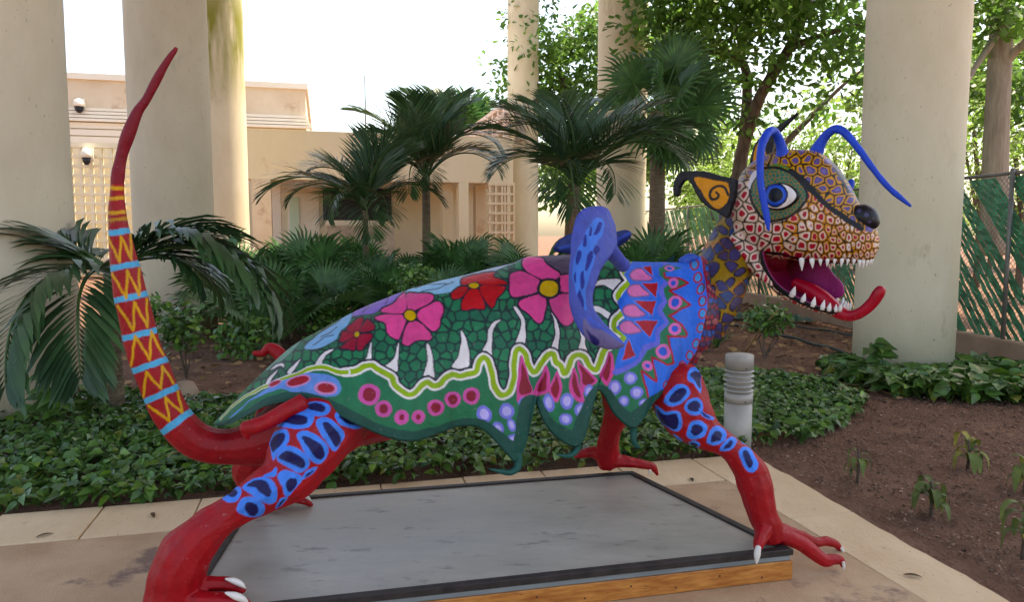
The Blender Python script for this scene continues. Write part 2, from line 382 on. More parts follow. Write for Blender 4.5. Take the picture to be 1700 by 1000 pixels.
def camera_dome(x, y, label, b):
    p = atb(x, y, b); o = empty('security_camera', p); tag(o, label, 'security camera', 'wall cameras on the rear building')
    s = .22 if y < 200 else .17
    MB().box(p + BX * .25, .35, .1, .5, AX, BX).build('mount', M['white'], o)
    MB().tube([p + BX * .25 + Vector((0, 0, .12)), p + Vector((0, 0, .18))], [.07, .07], 10).build('arm', M['white'], o)
    MB().lathe(p, [(.03, .22), (s * .8, .15), (s, 0), (s * .98, -.12)], 24).build('housing', M['white'], o, True)
    MB().lathe(p, [(s * .85, -.121), (s * .7, -.28), (s * .3, -.38)], 24).build('dome', M['dark'], o, True)
camera_dome(131, 172, 'round wall camera high on the beige parapet left of the tail', BB - .3)

# breeze block screen left of the tail
lt = empty('breeze_block_screen', atb(170, 350, 30)); tag(lt, 'sunlit cream breeze block screen between the two left columns', 'screen')
b = 30.0; p0, p1 = atb(100, 300, b), atb(262, 300, b); a0, a1 = p0.dot(AX), p1.dot(AX); z1 = atb(170, 243, b).z; z0 = 0.3
pit = .335
n = int((a1 - a0) / pit) + 1
for k in range(n):
    blk(lt, 'block_mullion', a0 + k * pit - .05, a0 + k * pit + .05, b, b + .22, z0, z1 - .12 * (k / n), M['lattice'])
kz = 0; z = z0
while z < z1 - .1:
    blk(lt, 'block_course', a0 - .05, a1, b - .012, b + .2, z, z + .095, M['lattice']); z += pit
blk(lt, 'cap', a0 - .1, a1, b - .05, b + .25, z1 - .06, z1 + .12, M['lattice'])
blk(lt, 'back_panel', a0 - .1, a1, b + 1.2, b + 1.3, 0, z1 + .1, M['wall'])
camera_dome(143, 256, 'small dome camera on a bracket above the cream block screen', b - .4)

# low pavilion in the middle
bC = empty('low_pavilion', ab(-3, 26)); tag(bC, 'low beige pavilion with deep fascia and open front behind the small palms', 'building')
b = 25.0
aL_, aR_ = atb(405, 260, b).dot(AX), atb(852, 260, b).dot(AX)
zT = atb(600, 220, b).z; zB = atb(600, 300, b).z
blk(bC, 'fascia', aL_, aR_, b, b + .5, zB, zT, M['wall'])
blk(bC, 'roof', aL_, aR_, b + .502, b + 5, zT - .5, zT - .1, M['white'])
blk(bC, 'ceiling', aL_, aR_, b + .502, b + 5, zB + .05, zB + .2, M['white'])
bw = b + 5.0
blk(bC, 'back_wall', aL_ - 2, aR_ + 1, bw, bw + .3, 0, zT - .55, M['wall'])
def pillar(x0, x1, bb, mat, name='pillar'):
    q0_, q1_ = atb(x0, 340, bb).dot(AX), atb(x1, 340, bb).dot(AX); blk(bC, name, q0_, q1_, bb, bb + .5, 0, zB - .002, mat)
pillar(418, 450, b + .004, M['wallstain']); pillar(452, 466, b + 1.5, M['white']); pillar(735, 752, b + 1, M['wall']); pillar(762, 778, b + .004, M['wall']); pillar(790, 806, b + 1.4, M['wallstain'])
def on_back(name, x0, y0, x1, y1, mat, d=.06):
    rect(bC, name, x0, y0, x1, y1, bw - d, d - .004, mat)
on_back('door_frame', 478, 322, 530, 400, M['white'], .05)
on_back('door', 481, 327, 497, 400, M['glassgreen'], .09)
on_back('notice_board', 536, 311, 650, 366, M['dark'], .12)
on_back('lintel', 466, 302, 545, 313, M['white'], .2)
rect(bC, 'low_wall', 545, 376, 655, 480, b + .8, .5, M['stone'])
rect(bC, 'bench', 540, 366, 640, 374, b + 2, .6, M['white'])
# block lattice at the right end of the pavilion
for k in range(5):
    rect(bC, 'block_mullion', 812 + k * 10, 303, 815 + k * 10, 400, b + .004, .2, M['wallstain'])
for k in range(6):
    rect(bC, 'block_course', 810, 304 + k * 16, 855, 308 + k * 16, b - .02, .2, M['wallstain'])
mast = MB(); pm = atb(607, 212, 40); mast.tube([Vector((pm.x, pm.y, 4)), Vector((pm.x, pm.y, atb(607, 126, 40).z))], [.05, .025], 8)
tag(mast.build('lightning_mast', M['steel']), 'thin grey mast rising above the pavilion roof', 'mast')

# pale lattice wall running away on the right, above the pavilion
lw = empty('lattice_terrace_wall', atY(820, 230, 32)); tag(lw, 'pinkish white lattice wall receding beside the farthest column', 'wall')
aW = atY(846, 200, 29.5).dot(AX); bs0, bs1 = 29.5, 52.0
zc0 = lambda y: atY(846, y, 29.5).z
zlo, zhi = zc0(300), zc0(163)
def wlk(name, b0, b1, z0, z1, mat, t=.25, off=0.0):
    mb = MB(); mb.prism([ab(aW - off, b0), ab(aW + t, b0), ab(aW + t, b1), ab(aW - off, b1)], z0, z1); mb.build(name, mat, lw)
wlk('base', bs0, bs1, 0, zc0(226), M['wall'])
nb = 22
for k in range(nb + 1):
    bb = bs0 + (bs1 - bs0) * k / nb; wlk('mullion', bb, bb + .28, zc0(226) + .002, zhi, M['latticepink'], .2)
for y0, y1 in ((214, 207), (190, 180), (170, 163)):
    wlk('course', bs0, bs1, zc0(y0), zc0(y1), M['latticepink'], .22, .02)
wlk('back_panel', bs0, bs1, zc0(226), zhi - .1, M['stone'], .9, -.7)

# ---- chain link fence with green slats, leaning loose
def gz(v): return Vector((v.x, v.y, 0))
f0, f1 = Vector((6.55, 7.0, 0)), Vector((4.55, 26.0, 0))
fd = (f1 - f0).normalized(); fn = Vector((-fd.y, fd.x, 0)); FL = (f1 - f0).length; FH = 2.36
fe = empty('chain_link_fence', (f0 + f1) / 2); tag(fe, 'chain link fence with slanting green plastic slats behind the columns', 'fence')
MB().box((f0 + f1) / 2 + Vector((0, 0, .08)), FL, .22, .36, fd, fn).build('footing', M['concrete'], fe, bevel=.02)
MB().tube([f0 + Vector((0, 0, FH)), f1 + Vector((0, 0, FH))], [.024, .024], 8).build('top_rail', M['steel'], fe, True)
for k in range(9):
    p = f0 + fd * (FL * k / 8); MB().tube([p + fn * .04, p + fn * .04 + Vector((0, 0, FH + .05))], [.028, .028], 10).build('post', M['steel'], fe, True)
# wires: flat zigzag ribbons of the mesh
pitch = .075; wv = []; wf = []
nw = int(11.5 / pitch)
for k in range(nw * 2):
    s0 = k * pitch - 2.2
    for sgn in (1, -1):
        # a wire climbs at 45 degrees over the height of the fence
        a0_, a1_ = (s0, s0 + (FH - .25)) if sgn > 0 else (s0 + (FH - .25), s0)
        p, q = f0 + fd * a0_ + Vector((0, 0, .25)), f0 + fd * a1_ + Vector((0, 0, FH))
        if a0_ < 0 or a1_ < 0 or a0_ > FL or a1_ > FL: continue
        dd = (q - p).normalized(); sd_ = dd.cross(fn) * .0035; b_ = len(wv)
        off = fn * (.004 * sgn)
        wv += [p - sd_ + off, p + sd_ + off, q + sd_ + off, q - sd_ + off]; wf.append((b_, b_ + 1, b_ + 2, b_ + 3))
wm = link('wire_mesh', mesh('wire_mesh', wv, wf), fe, M['steel']); wm['kind'] = 'stuff'
r2 = random.Random(9)
s = .1; k = 0; band = 5
while s < FL - 1:
    ln = FH - .16 - (r2.uniform(.1, .6) if r2.random() < .22 else r2.uniform(0, .08))
    lean = -.80 + .04 * math.sin(k * .15)
    n = 26 if s < 9 else 12; V = []; Fc = []; Cc = []; wd = .040
    for i in range(n):
        # each crossing of a wire folds the strap a little: short plates, alternately proud
        for t in (i / n, (i + .96) / n):
            z = FH - .04 - ln * t; e_ = .006 if (i + k) % 2 else -.006
            c = f0 + fd * (s + lean * ln * t + .05 * t * t * math.sin(k * 1.7)) + Vector((0, 0, z)) - fn * (.010 + (e_ if t == i / n else -e_))
            V += [c - fd * wd, c + fd * wd]
        g = r2.uniform(.8, 1.2) * (1.12 if (i + k) % 2 else .92); Cc += [(g, g, g)] * 4  # random tone, plus fold shading put into the tint of alternate plates
    for i in range(2 * n - 1): Fc.append((2 * i, 2 * i + 1, 2 * i + 3, 2 * i + 2))
    me = mesh('slat', V, Fc); setcol(me, Cc); link('slat', me, fe, M['slat'])
    band -= 1; s += .080
    if band == 0: band = r2.choice((3, 4, 5, 6)); s += r2.uniform(.05, .2)
    k += 1

# ---- hoses on the soil
def hose(pts, label, r=.022):
    P = cr([tuple(atz(x, y, 0)) for x, y in pts], 8)
    P[:, 2] = r * .6 + .01 + .01 * np.sin(np.arange(len(P)) * .7)
    V, Fc = tube_geo(P, [r] * len(P), 8); o = link('hose', mesh('hose', V, Fc), None, M['hose'], True)
    tag(o, label, 'hose', 'irrigation hoses on the soil')
hose([(1195, 535), (1235, 545), (1290, 558), (1345, 572), (1400, 588), (1440, 600)], 'dark irrigation hose running along the soil towards the broad column')
hose([(1300, 540), (1350, 548), (1400, 556), (1440, 566)], 'thin dark hose lying close to the fence footing', .014)
hose([(1640, 632), (1670, 644), (1715, 665), (1760, 690)], 'dark hose on the soil at the right edge beyond the vines', .024)
# ================================================================== THE PAINTED CREATURE
def z_(lst, ox, oy, s): return [(ox + x / s, oy + y / s) for x, y in lst]
def ell(cx, cy, rx, ry, rot=0, n=28):
    c, s = math.cos(math.radians(rot)), math.sin(math.radians(rot))
    return [(cx + rx * math.cos(t) * c - ry * math.sin(t) * s, cy + rx * math.cos(t) * s + ry * math.sin(t) * c) for t in np.linspace(0, 2 * math.pi, n, endpoint=False)]
class Paint:
    """paints brush shapes on the vertices of a mesh; X, Y are stencil coordinates of the vertices"""
    def __init__(s, X, Y, base):
        s.n = len(X); o = .5
        X, Y = X + .5 * np.sin(Y * .21 + 1.3 * np.sin(X * .13)) + .15 * np.sin(Y * .83 + X * .2), Y + .5 * np.sin(X * .19 + 1.3 * np.sin(Y * .14)) + .15 * np.sin(X * .77 - Y * .3)   # unsteady hand
        s.X = np.concatenate([X + dx for dx in (-o, o, -o * .4, o * .4)]); s.Y = np.concatenate([Y + dy for dy in (-o * .4, o * .4, o, -o)])
        s.C = np.empty((len(s.X), 3)); s.C[:] = lin(base)
    def col(s): return s.C.reshape(4, s.n, 3).mean(0)
    def box(s, P, m=0.0):
        P = np.asarray(P); return np.nonzero((s.X > P[:, 0].min() - m) & (s.X < P[:, 0].max() + m) & (s.Y > P[:, 1].min() - m) & (s.Y < P[:, 1].max() + m))[0]
    def inside(s, P, idx=None):
        P = np.asarray(P); idx = s.box(P) if idx is None else idx
        x, y = s.X[idx], s.Y[idx]; r = np.zeros(len(idx), bool); n = len(P)
        for i in range(n):
            x0, y0 = P[i]; x1, y1 = P[(i + 1) % n]
            if y0 == y1: continue
            c = ((y0 > y) != (y1 > y)) & (x < (x1 - x0) * (y - y0) / (y1 - y0) + x0); r ^= c
        return idx[r]
    def fill(s, P, col, smooth=True):
        P = cr(P, 5, True) if smooth else np.asarray(P); i = s.inside(P); s.C[i] = lin(col); return i
    def near(s, P, w, closed=False, smooth=True):
        P = cr(P, 5, closed) if smooth else np.asarray(P)
        if closed: P = np.vstack([P, P[:1]])
        idx = s.box(P, w); d = np.full(len(idx), 1e9); x, y = s.X[idx], s.Y[idx]
        for a, b in zip(P[:-1], P[1:]):
            m = (x > min(a[0], b[0]) - w) & (x < max(a[0], b[0]) + w) & (y > min(a[1], b[1]) - w) & (y < max(a[1], b[1]) + w)
            if not m.any(): continue
            v = b - a; L2 = max((v ** 2).sum(), 1e-9); t = np.clip(((x[m] - a[0]) * v[0] + (y[m] - a[1]) * v[1]) / L2, 0, 1)
            dd = np.hypot(x[m] - a[0] - t * v[0], y[m] - a[1] - t * v[1]); d[m] = np.minimum(d[m], dd)
        return idx, d
    def stroke(s, P, width, col, closed=False, smooth=True):
        idx, d = s.near(P, width, closed, smooth); s.C[idx[d < width / 2]] = lin(col)
    def shape(s, P, col, line=None, lw=3.0, smooth=True):
        if line: s.stroke(P, lw * 2, line, True, smooth)
        s.fill(P, col, smooth)
    def cells(s, idx, pitch, seed=1, sy=1.0, jit=.38):
        """jittered cells: returns distance to the cell border, cell number, and offset to its seed (stencil units)"""
        x, y = s.X[idx] / pitch, s.Y[idx] / (pitch * sy); r = np.random.default_rng(seed)
        H = 96; JX, JY = r.uniform(-jit, jit, (H, H)), r.uniform(-jit, jit, (H, H))
        gx, gy = np.floor(x).astype(int), np.floor(y).astype(int)
        best = np.full(len(idx), 9e9); sec = best.copy(); ident = np.zeros(len(idx), int); off = np.zeros((len(idx), 2))
        for dx in (-2, -1, 0, 1, 2):
            for dy in (-2, -1, 0, 1, 2):
                cx, cy = gx + dx, gy + dy
                sx = cx + .5 + JX[cx % H, cy % H] + .5 * (cy % 2); syy = cy + .5 + JY[cx % H, cy % H]
                d = np.hypot(x - sx, y - syy); cl = d < best
                sec = np.where(cl, best, np.minimum(sec, d)); ident = np.where(cl, (cx % H) * H + cy % H, ident)
                off[cl] = np.stack([x - sx, y - syy], -1)[cl]; best = np.where(cl, d, best)
        return (sec - best) * pitch / 2, ident, off
NAVY = '1b1b2e'; GREEN = '17714c'; DKGREEN = '0f4a40'; RED = 'b01a2a'; MAROON = '8e1a30'; PINK = 'de5a90'; WHITE = 'ece4e4'; LIME = '93b41f'
BLUE = '3d72dc'; LBLUE = '5590f2'; DNAVY = '14144e'; LAV = '8484de'; LLAV = 'c0b6f2'; YEL = 'dda01e'; ORANGE = 'e0901c'
def paintmat(name, rough=.5, bump=.6, bscale=22):
    m = bpy.data.materials.new(name); m.use_nodes = True; n = m.node_tree.nodes; L = m.node_tree.links; bs = n['Principled BSDF']
    at = n.new('ShaderNodeAttribute'); at.attribute_name = 'Col'
    tc = n.new('ShaderNodeTexCoord'); nz = n.new('ShaderNodeTexNoise'); nz.inputs['Scale'].default_value = 5; nz.inputs['Detail'].default_value = 9; nz.inputs['Roughness'].default_value = .68
    L.new(tc.outputs['Object'], nz.inputs['Vector'])
    hs = n.new('ShaderNodeHueSaturation'); mr = n.new('ShaderNodeMapRange'); mr.inputs[1].default_value = .3; mr.inputs[2].default_value = .7; mr.inputs[3].default_value = .68; mr.inputs[4].default_value = 1.14
    mp = n.new('ShaderNodeMapping'); mp.inputs['Scale'].default_value = (34, 34, 5); mp.inputs['Rotation'].default_value = (.3, .4, .2); L.new(tc.outputs['Object'], mp.inputs[0])
    br_ = n.new('ShaderNodeTexNoise'); br_.inputs['Scale'].default_value = 1.0; br_.inputs['Detail'].default_value = 4; L.new(mp.outputs[0], br_.inputs['Vector'])   # brush strokes
    av = n.new('ShaderNodeMix'); av.inputs[0].default_value = .45; L.new(nz.outputs[0], av.inputs[2]); L.new(br_.outputs[0], av.inputs[3])
    L.new(av.outputs[0], mr.inputs[0]); L.new(mr.outputs[0], hs.inputs['Value']); L.new(at.outputs['Color'], hs.inputs['Color'])
    n2 = n.new('ShaderNodeTexNoise'); n2.inputs['Scale'].default_value = 55; n2.inputs['Detail'].default_value = 5; L.new(tc.outputs['Object'], n2.inputs['Vector'])
    rp = n.new('ShaderNodeValToRGB'); rp.color_ramp.elements[0].position = .66; rp.color_ramp.elements[1].position = .74; rp.color_ramp.elements[1].color = (.22, .22, .22, 1); hs.inputs['Saturation'].default_value = 1.08; L.new(n2.outputs[0], rp.inputs[0])
    mx = n.new('ShaderNodeMix'); mx.data_type = 'RGBA'; L.new(rp.outputs[0], mx.inputs[0]); L.new(hs.outputs[0], mx.inputs[6]); mx.inputs[7].default_value = (*lin('b9aaa2'), 1)
    L.new(mx.outputs[2], bs.inputs['Base Color']); bs.inputs['Specular IOR Level'].default_value = .35
    r2_ = n.new('ShaderNodeMapRange'); r2_.inputs[3].default_value = rough - .1; r2_.inputs[4].default_value = rough + .14; L.new(nz.outputs[0], r2_.inputs[0]); L.new(r2_.outputs[0], bs.inputs['Roughness'])
    nb = n.new('ShaderNodeTexNoise'); nb.inputs['Scale'].default_value = bscale; nb.inputs['Detail'].default_value = 7; L.new(tc.outputs['Object'], nb.inputs['Vector'])
    bp_ = n.new('ShaderNodeBump'); bp_.inputs['Strength'].default_value = bump; bp_.inputs['Distance'].default_value = .012; L.new(nb.outputs[0], bp_.inputs['Height']); L.new(bp_.outputs[0], bs.inputs['Normal'])
    return m
M['paint'] = paintmat('painted papier mache'); M['paintgloss'] = paintmat('glossier paint', .38, .2, 20)
M['tooth'] = nodemat('tooth white', lin('d9d2cb'), lin('f0ebe4'), 8, .35, .1, 40)
M['mouth'] = paintmat('mouth paint', .5, .25, 18)
def lumps(V, amp, s, seed=3):
    """gentle hand-made unevenness"""
    r = np.random.default_rng(seed); d = np.zeros(len(V))
    for i in range(9):
        k = r.normal(size=3); k /= np.linalg.norm(k); f = s * (1 + .45 * i); d += np.sin(V @ k * f + r.uniform(0, 6.28)) / (1 + .4 * i)
    return d * amp / 3
def solid(name, pieces, voxel, smooth=6, lump=.004, ls=14):
    """union of closed pieces turned into one continuous skin"""
    V = []; Fc = []
    for v, f in pieces:
        b = len(V); V += [tuple(p) for p in v]; Fc += [tuple(i + b for i in q) for q in f]
    me = mesh(name + '_raw', V, Fc); o = bpy.data.objects.new(name + '_raw', me); COL.objects.link(o)
    m = o.modifiers.new('r', 'REMESH'); m.mode = 'VOXEL'; m.voxel_size = voxel
    if smooth:
        m = o.modifiers.new('s', 'SMOOTH'); m.factor = .5; m.iterations = smooth
    dg = bpy.context.evaluated_depsgraph_get(); dg.update()
    out = bpy.data.meshes.new_from_object(o.evaluated_get(dg)); bpy.data.objects.remove(o); bpy.data.meshes.remove(me); out.name = name
    if lump:
        n = len(out.vertices); co = np.empty(n * 3, np.float32); out.vertices.foreach_get('co', co); co = co.reshape(-1, 3)
        no = np.empty(n * 3, np.float32); out.vertices.foreach_get('normal', no); no = no.reshape(-1, 3)
        co = co + no * lumps(co, lump, ls)[:, None]; out.vertices.foreach_set('co', co.astype(np.float32).ravel()); out.update()
    return out
def verts(me):
    co = np.empty(len(me.vertices) * 3, np.float32); me.vertices.foreach_get('co', co); return co.reshape(-1, 3).astype(float)
def stencil(V, O=SO, N=BX, mirror=True):
    """stencil coordinates: the far side repeats the near side, mirrored in the middle plane"""
    N = np.array(N); O = np.array(O); w = (V - O) @ N
    if mirror: V = V - np.outer(np.where(w > 0, 2 * w, 0), N)
    return pix(V)
def limb(rows, fn=atw, n=16, sub=5, squash=None):
    """rows of (px, py, w, radius)"""
    R = cr(rows, sub); return tube_geo([fn(r[0], r[1], r[2]) for r in R], [max(r[3], .002) for r in R], n, squash)

cre = empty('creature_sculpture', SO); tag(cre, 'brightly painted dragon-like creature sculpture with red tail, flowered cape and open toothed mouth', 'sculpture')

# ---- torso and tail, one continuous skin
body = solid('body', [limb([(1178, 540, 0, .06), (1160, 535, 0, .19), (1128, 530, 0, .285), (1070, 540, 0, .30), (1000, 552, 0, .27), (860, 575, 0, .27), (700, 622, 0, .27), (600, 655, -.02, .245), (520, 695, -.02, .185), (440, 730, -.01, .125), (385, 742, 0, .088), (335, 736, 0, .084), (298, 706, 0, .082), (268, 655, 0, .079), (243, 590, 0, .076), (224, 520, 0, .072), (209, 450, 0, .062), (198, 385, 0, .045), (194, 335, 0, .033), (196, 290, 0, .029), (205, 247, 0, .028), (226, 190, 0, .025), (243, 165, 0, .022), (262, 128, 0, .018), (280, 98, 0, .013), (293, 80, 0, .008)], sub=4, n=13)], .0056, 3, .006, 13)
V = verts(body); X_, Y_ = stencil(V, mirror=False); P = Paint(X_, Y_, 'a31a22')
tailc = cr([(335, 736), (298, 706), (268, 655), (243, 590), (224, 520), (209, 450), (198, 385), (194, 335), (197, 290), (206, 245), (228, 185), (258, 132), (292, 82)], 8)
TW = cr([(28,), (31,), (31,), (31,), (29,), (26,), (21,), (16,), (14,), (13,), (12,), (10,), (5,)], 8)[:, 0]
def tl(y):  # centre, half width and direction of the tail at height y
    i = int(np.argmin(np.abs(tailc[:, 1] - y))); j = min(max(i, 1), len(tailc) - 2); t = tailc[j + 1] - tailc[j - 1]; t /= np.hypot(*t); return tailc[i], TW[i], t
def tband(y, w, col, k=1.25):
    c, h, t = tl(y); nrm = np.array([-t[1], t[0]]); P.stroke([c - nrm * h * k, c, c + nrm * h * k], w, col, smooth=False)
for y in (700, 655, 606, 552, 497, 443, 385): tband(y, 10 if y != 700 else 11, '58b2dc', 1.5)
for a, b_ in zip((655, 606, 552, 497, 443, 385)[:], (700, 655, 606, 552, 497, 443)):
    (c0, h0, t0), (c1, h1, t1) = tl(a + 6), tl(b_ - 7); n0 = np.array([t0[1], -t0[0]]); n1 = np.array([t1[1], -t1[0]])
    if n0[0] < 0: n0, n1 = -n0, -n1
    pts = [c1 - n1 * h1 * .95, c0 - n0 * h0 * .30, c1 + n1 * h1 * .1, c0 + n0 * h0 * .62, c1 + n1 * h1 * .85] if (int(a) % 2 == 0) else [c0 - n0 * h0 * .9, c1 - n1 * h1 * .3, c0 + n0 * h0 * .1, c1 + n1 * h1 * .5, c0 + n0 * h0 * .85]
    P.stroke(pts, 4.2, YEL, smooth=False)
for y in (311, 329, 352): tband(y, 6, YEL, 1.6)
tband(368, 7, 'c48a28', 1.6)
for k in range(7): P.fill(ell(182 + k * 5, 368, 1.6, 1.6, n=10), MAROON)
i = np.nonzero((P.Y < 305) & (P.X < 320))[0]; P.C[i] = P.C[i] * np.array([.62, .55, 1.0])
# mottled chest in front
i = np.nonzero((P.X > 1120) & (P.Y > 430) & (P.Y < 640))[0]; e, idn, off = P.cells(i, 9, 5)
pal = np.array([lin(c) for c in ('a3243c', '3d5fae', '8d3a4e', '58406e', 'a3243c', 'b0656d')]); P.C[i] = pal[(idn * 7) % 6]; P.C[i[e < .9]] = lin('3a2a3e')
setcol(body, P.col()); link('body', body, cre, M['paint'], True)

# ---- legs with feet, each one skin; claws are pieces of the leg
def claw(parent, rows, fn=atw):
    v, f = limb(rows, fn, 10, 4); link('claw', mesh('claw', v, f), parent, M['tooth'], True)
zr = lambda l: z_(l, 370, 640, 4.546)
SP_R = [([(390, 262), (420, 215), (540, 192), (670, 215), (688, 265), (640, 322), (520, 328), (410, 305)], [(425, 268), (440, 240), (530, 222), (620, 235), (642, 262), (620, 295), (520, 295)]),
        ([(590, 170), (700, 120), (800, 150), (805, 200), (760, 235), (690, 230)], [(630, 165), (700, 130), (765, 160), (770, 190), (735, 205)]),
        ([(845, 225), (880, 195), (960, 200), (1040, 260), (1060, 310), (990, 330), (890, 300)], [(875, 232), (930, 215), (1000, 260), (1020, 290), (960, 300), (900, 265)]),
        ([(710, 260), (790, 245), (870, 300), (920, 380), (890, 440), (840, 500), (780, 430), (715, 330)], [(750, 295), (795, 285), (870, 360), (892, 425), (850, 465), (800, 385)]),
        ([(558, 380), (600, 345), (690, 365), (785, 450), (795, 520), (725, 600), (640, 540), (580, 440)], [(598, 400), (640, 388), (735, 445), (770, 520), (735, 565), (670, 510)]),
        ([(408, 530), (460, 465), (550, 468), (640, 540), (652, 600), (590, 665), (500, 625), (420, 580)], [(425, 535), (480, 498), (560, 520), (618, 580), (600, 630), (520, 595), (435, 560)]),
        ([(345, 410), (400, 345), (470, 333), (505, 390), (480, 450), (420, 500), (380, 570), (360, 480)], [(356, 430), (410, 370), (465, 368), (460, 430), (405, 480), (378, 505)]),
        ([(328, 390), (345, 310), (380, 275), (372, 345), (345, 400)], None),
        ([(412, 685), (470, 640), (560, 665), (600, 710), (540, 790), (480, 845), (445, 770)], [(473, 740), (510, 705), (555, 712), (555, 760), (510, 808), (480, 780)]),
        ([(590, 715), (640, 640), (712, 618), (665, 680)], [(618, 698), (650, 660), (690, 640), (650, 685)]),
        ([(148, 770), (250, 700), (350, 705), (410, 780), (402, 870), (350, 902), (280, 870), (200, 815)], [(178, 762), (250, 715), (320, 725), (366, 790), (345, 842), (290, 820), (240, 772)]),
        ([(-5, 855), (30, 800), (110, 765), (142, 800), (110, 870), (40, 888)], [(36, 822), (90, 785), (110, 818), (75, 845)]),
        ([(105, 930), (140, 860), (220, 840), (300, 890), (320, 940), (280, 992), (180, 992), (118, 965)], [(165, 920), (190, 885), (250, 900), (272, 950), (230, 990), (180, 962)]),
        ([(398, 932), (430, 862), (490, 850), (445, 905)], [(410, 925), (435, 880), (470, 862), (440, 900)]),
        ([(300, 690), (370, 650), (400, 618), (412, 660), (380, 692)], None), ([(330, 212), (370, 160), (425, 148), (390, 195)], None)]
zf = lambda l: z_(l, 1060, 580, 4.546)
SP_F = [([(368, 190), (400, 140), (440, 138), (470, 170), (470, 330), (440, 300), (420, 265), (375, 235)], [(388, 195), (420, 165), (450, 170), (470, 190), (465, 300), (425, 240)]),
        ([(190, 400), (225, 325), (290, 270), (365, 275), (388, 335), (335, 405), (250, 432)], [(233, 378), (270, 320), (340, 293), (362, 330), (315, 388), (250, 403)]),
        ([(343, 445), (380, 385), (440, 365), (480, 400), (480, 480), (440, 502), (385, 490)], [(368, 432), (405, 395), (440, 388), (465, 420), (450, 472), (392, 466)]),
        ([(125, 420), (200, 470), (250, 465), (312, 480), (330, 550), (310, 618), (250, 610), (165, 560), (135, 500)], [(135, 455), (190, 495), (288, 490), (300, 560), (272, 606), (180, 560)]),
        ([(363, 625), (400, 550), (465, 540), (520, 595), (495, 660), (425, 686), (372, 665)], [(393, 622), (420, 570), (470, 580), (487, 620), (435, 656)]),
        ([(512, 692), (550, 600), (605, 578), (666, 640), (645, 700), (580, 727), (525, 715)], [(543, 696), (578, 618), (627, 640), (622, 688), (580, 702)]),
        ([(608, 762), (650, 700), (700, 660), (742, 690), (712, 750), (660, 773)], [(638, 757), (688, 690), (710, 702), (690, 742)]),
        ([(758, 775), (790, 740), (845, 755), (900, 855), (895, 910), (850, 932), (800, 900), (768, 830)], [(788, 782), (818, 770), (860, 838), (858, 882), (832, 896), (808, 860)]),
        ([(452, 446), (500, 480), (575, 518), (545, 534), (480, 505)], [(470, 470), (520, 500), (550, 522), (500, 510)]), ([(598, 528), (645, 570), (718, 632), (665, 605)], [(620, 560), (690, 620), (655, 595)]),
        ([(373, 718), (410, 690), (450, 703), (462, 730), (420, 745)], [(385, 722), (410, 705), (445, 725), (420, 740)]), ([(262, 636), (332, 690), (300, 694)], None), ([(745, 655), (775, 690), (805, 725), (780, 710)], None)]
def leg(name, rows, toes, claws, spots=None, zf_=None, label=None, voxel=.0048):
    me = solid(name, [limb(rows, n=11)] + [limb(t, n=7) for t in toes], voxel, 2, .009, 19)
    V = verts(me); X_, Y_ = stencil(V, mirror=False); P = Paint(X_, Y_, 'a51a22')
    for outer, inner in spots or []:
        P.fill(zf_(outer), LBLUE)
        if inner: P.fill(zf_(inner), DNAVY)
    setcol(me, P.col()); o = link('leg', me, cre, M['paint'], True)
    if label: o['label'] = label
    for c in claws: claw(o, c)
    return o
leg('leg', [(600, 665, -.22, .13), (560, 690, -.30, .155), (515, 735, -.40, .158), (476, 790, -.47, .118), (432, 822, -.51, .085), (385, 850, -.53, .068), (340, 884, -.54, .085), (305, 928, -.545, .108), (288, 975, -.545, .103), (284, 1010, -.545, .105), (286, 1030, -.545, .08)],
    [[(300, 975, -.53, .055), (345, 970, -.53, .034), (382, 970, -.53, .031), (404, 980, -.53, .018)], [(295, 1000, -.58, .06), (345, 1000, -.60, .040), (390, 1002, -.61, .036), (414, 1012, -.61, .02)], [(285, 1005, -.5, .06), (310, 1040, -.66, .04), (330, 1050, -.70, .03)]],
    [[(374, 962, -.555, .004), (388, 965, -.56, .012), (400, 971, -.56, .011), (408, 978, -.555, .002)], [(374, 985, -.645, .004), (390, 990, -.65, .014), (404, 996, -.65, .012), (413, 1003, -.645, .002)]],
    SP_R, zr, 'near hind leg with dark blue spots ringed in light blue')
leg('leg', [(1105, 628, -.28, .11), (1122, 645, -.36, .14), (1140, 685, -.44, .130), (1172, 718, -.50, .085), (1210, 742, -.54, .062), (1240, 776, -.56, .077), (1254, 812, -.57, .083), (1262, 845, -.58, .070), (1272, 872, -.585, .070), (1278, 895, -.585, .064)],
    [[(1280, 885, -.59, .05), (1315, 897, -.62, .036), (1345, 914, -.64, .034), (1368, 931, -.66, .031), (1385, 930, -.66, .026), (1397, 932, -.66, .020), (1399, 942, -.66, .010)], [(1285, 880, -.55, .045), (1325, 888, -.50, .026), (1352, 900, -.47, .026), (1372, 899, -.46, .024), (1388, 905, -.46, .018), (1395, 915, -.46, .009)], [(1268, 880, -.62, .045), (1260, 900, -.68, .030), (1258, 912, -.70, .018)]],
    [[(1259, 908, -.71, .012), (1257, 922, -.715, .015), (1256, 937, -.715, .004)], [(1396, 910, -.475, .007), (1400, 917, -.475, .008), (1401, 921, -.475, .002)], [(1400, 934, -.685, .007), (1401, 942, -.685, .007), (1400, 947, -.685, .002)]],
    SP_F, zf, 'near front leg with dark blue spots and splayed red toes')
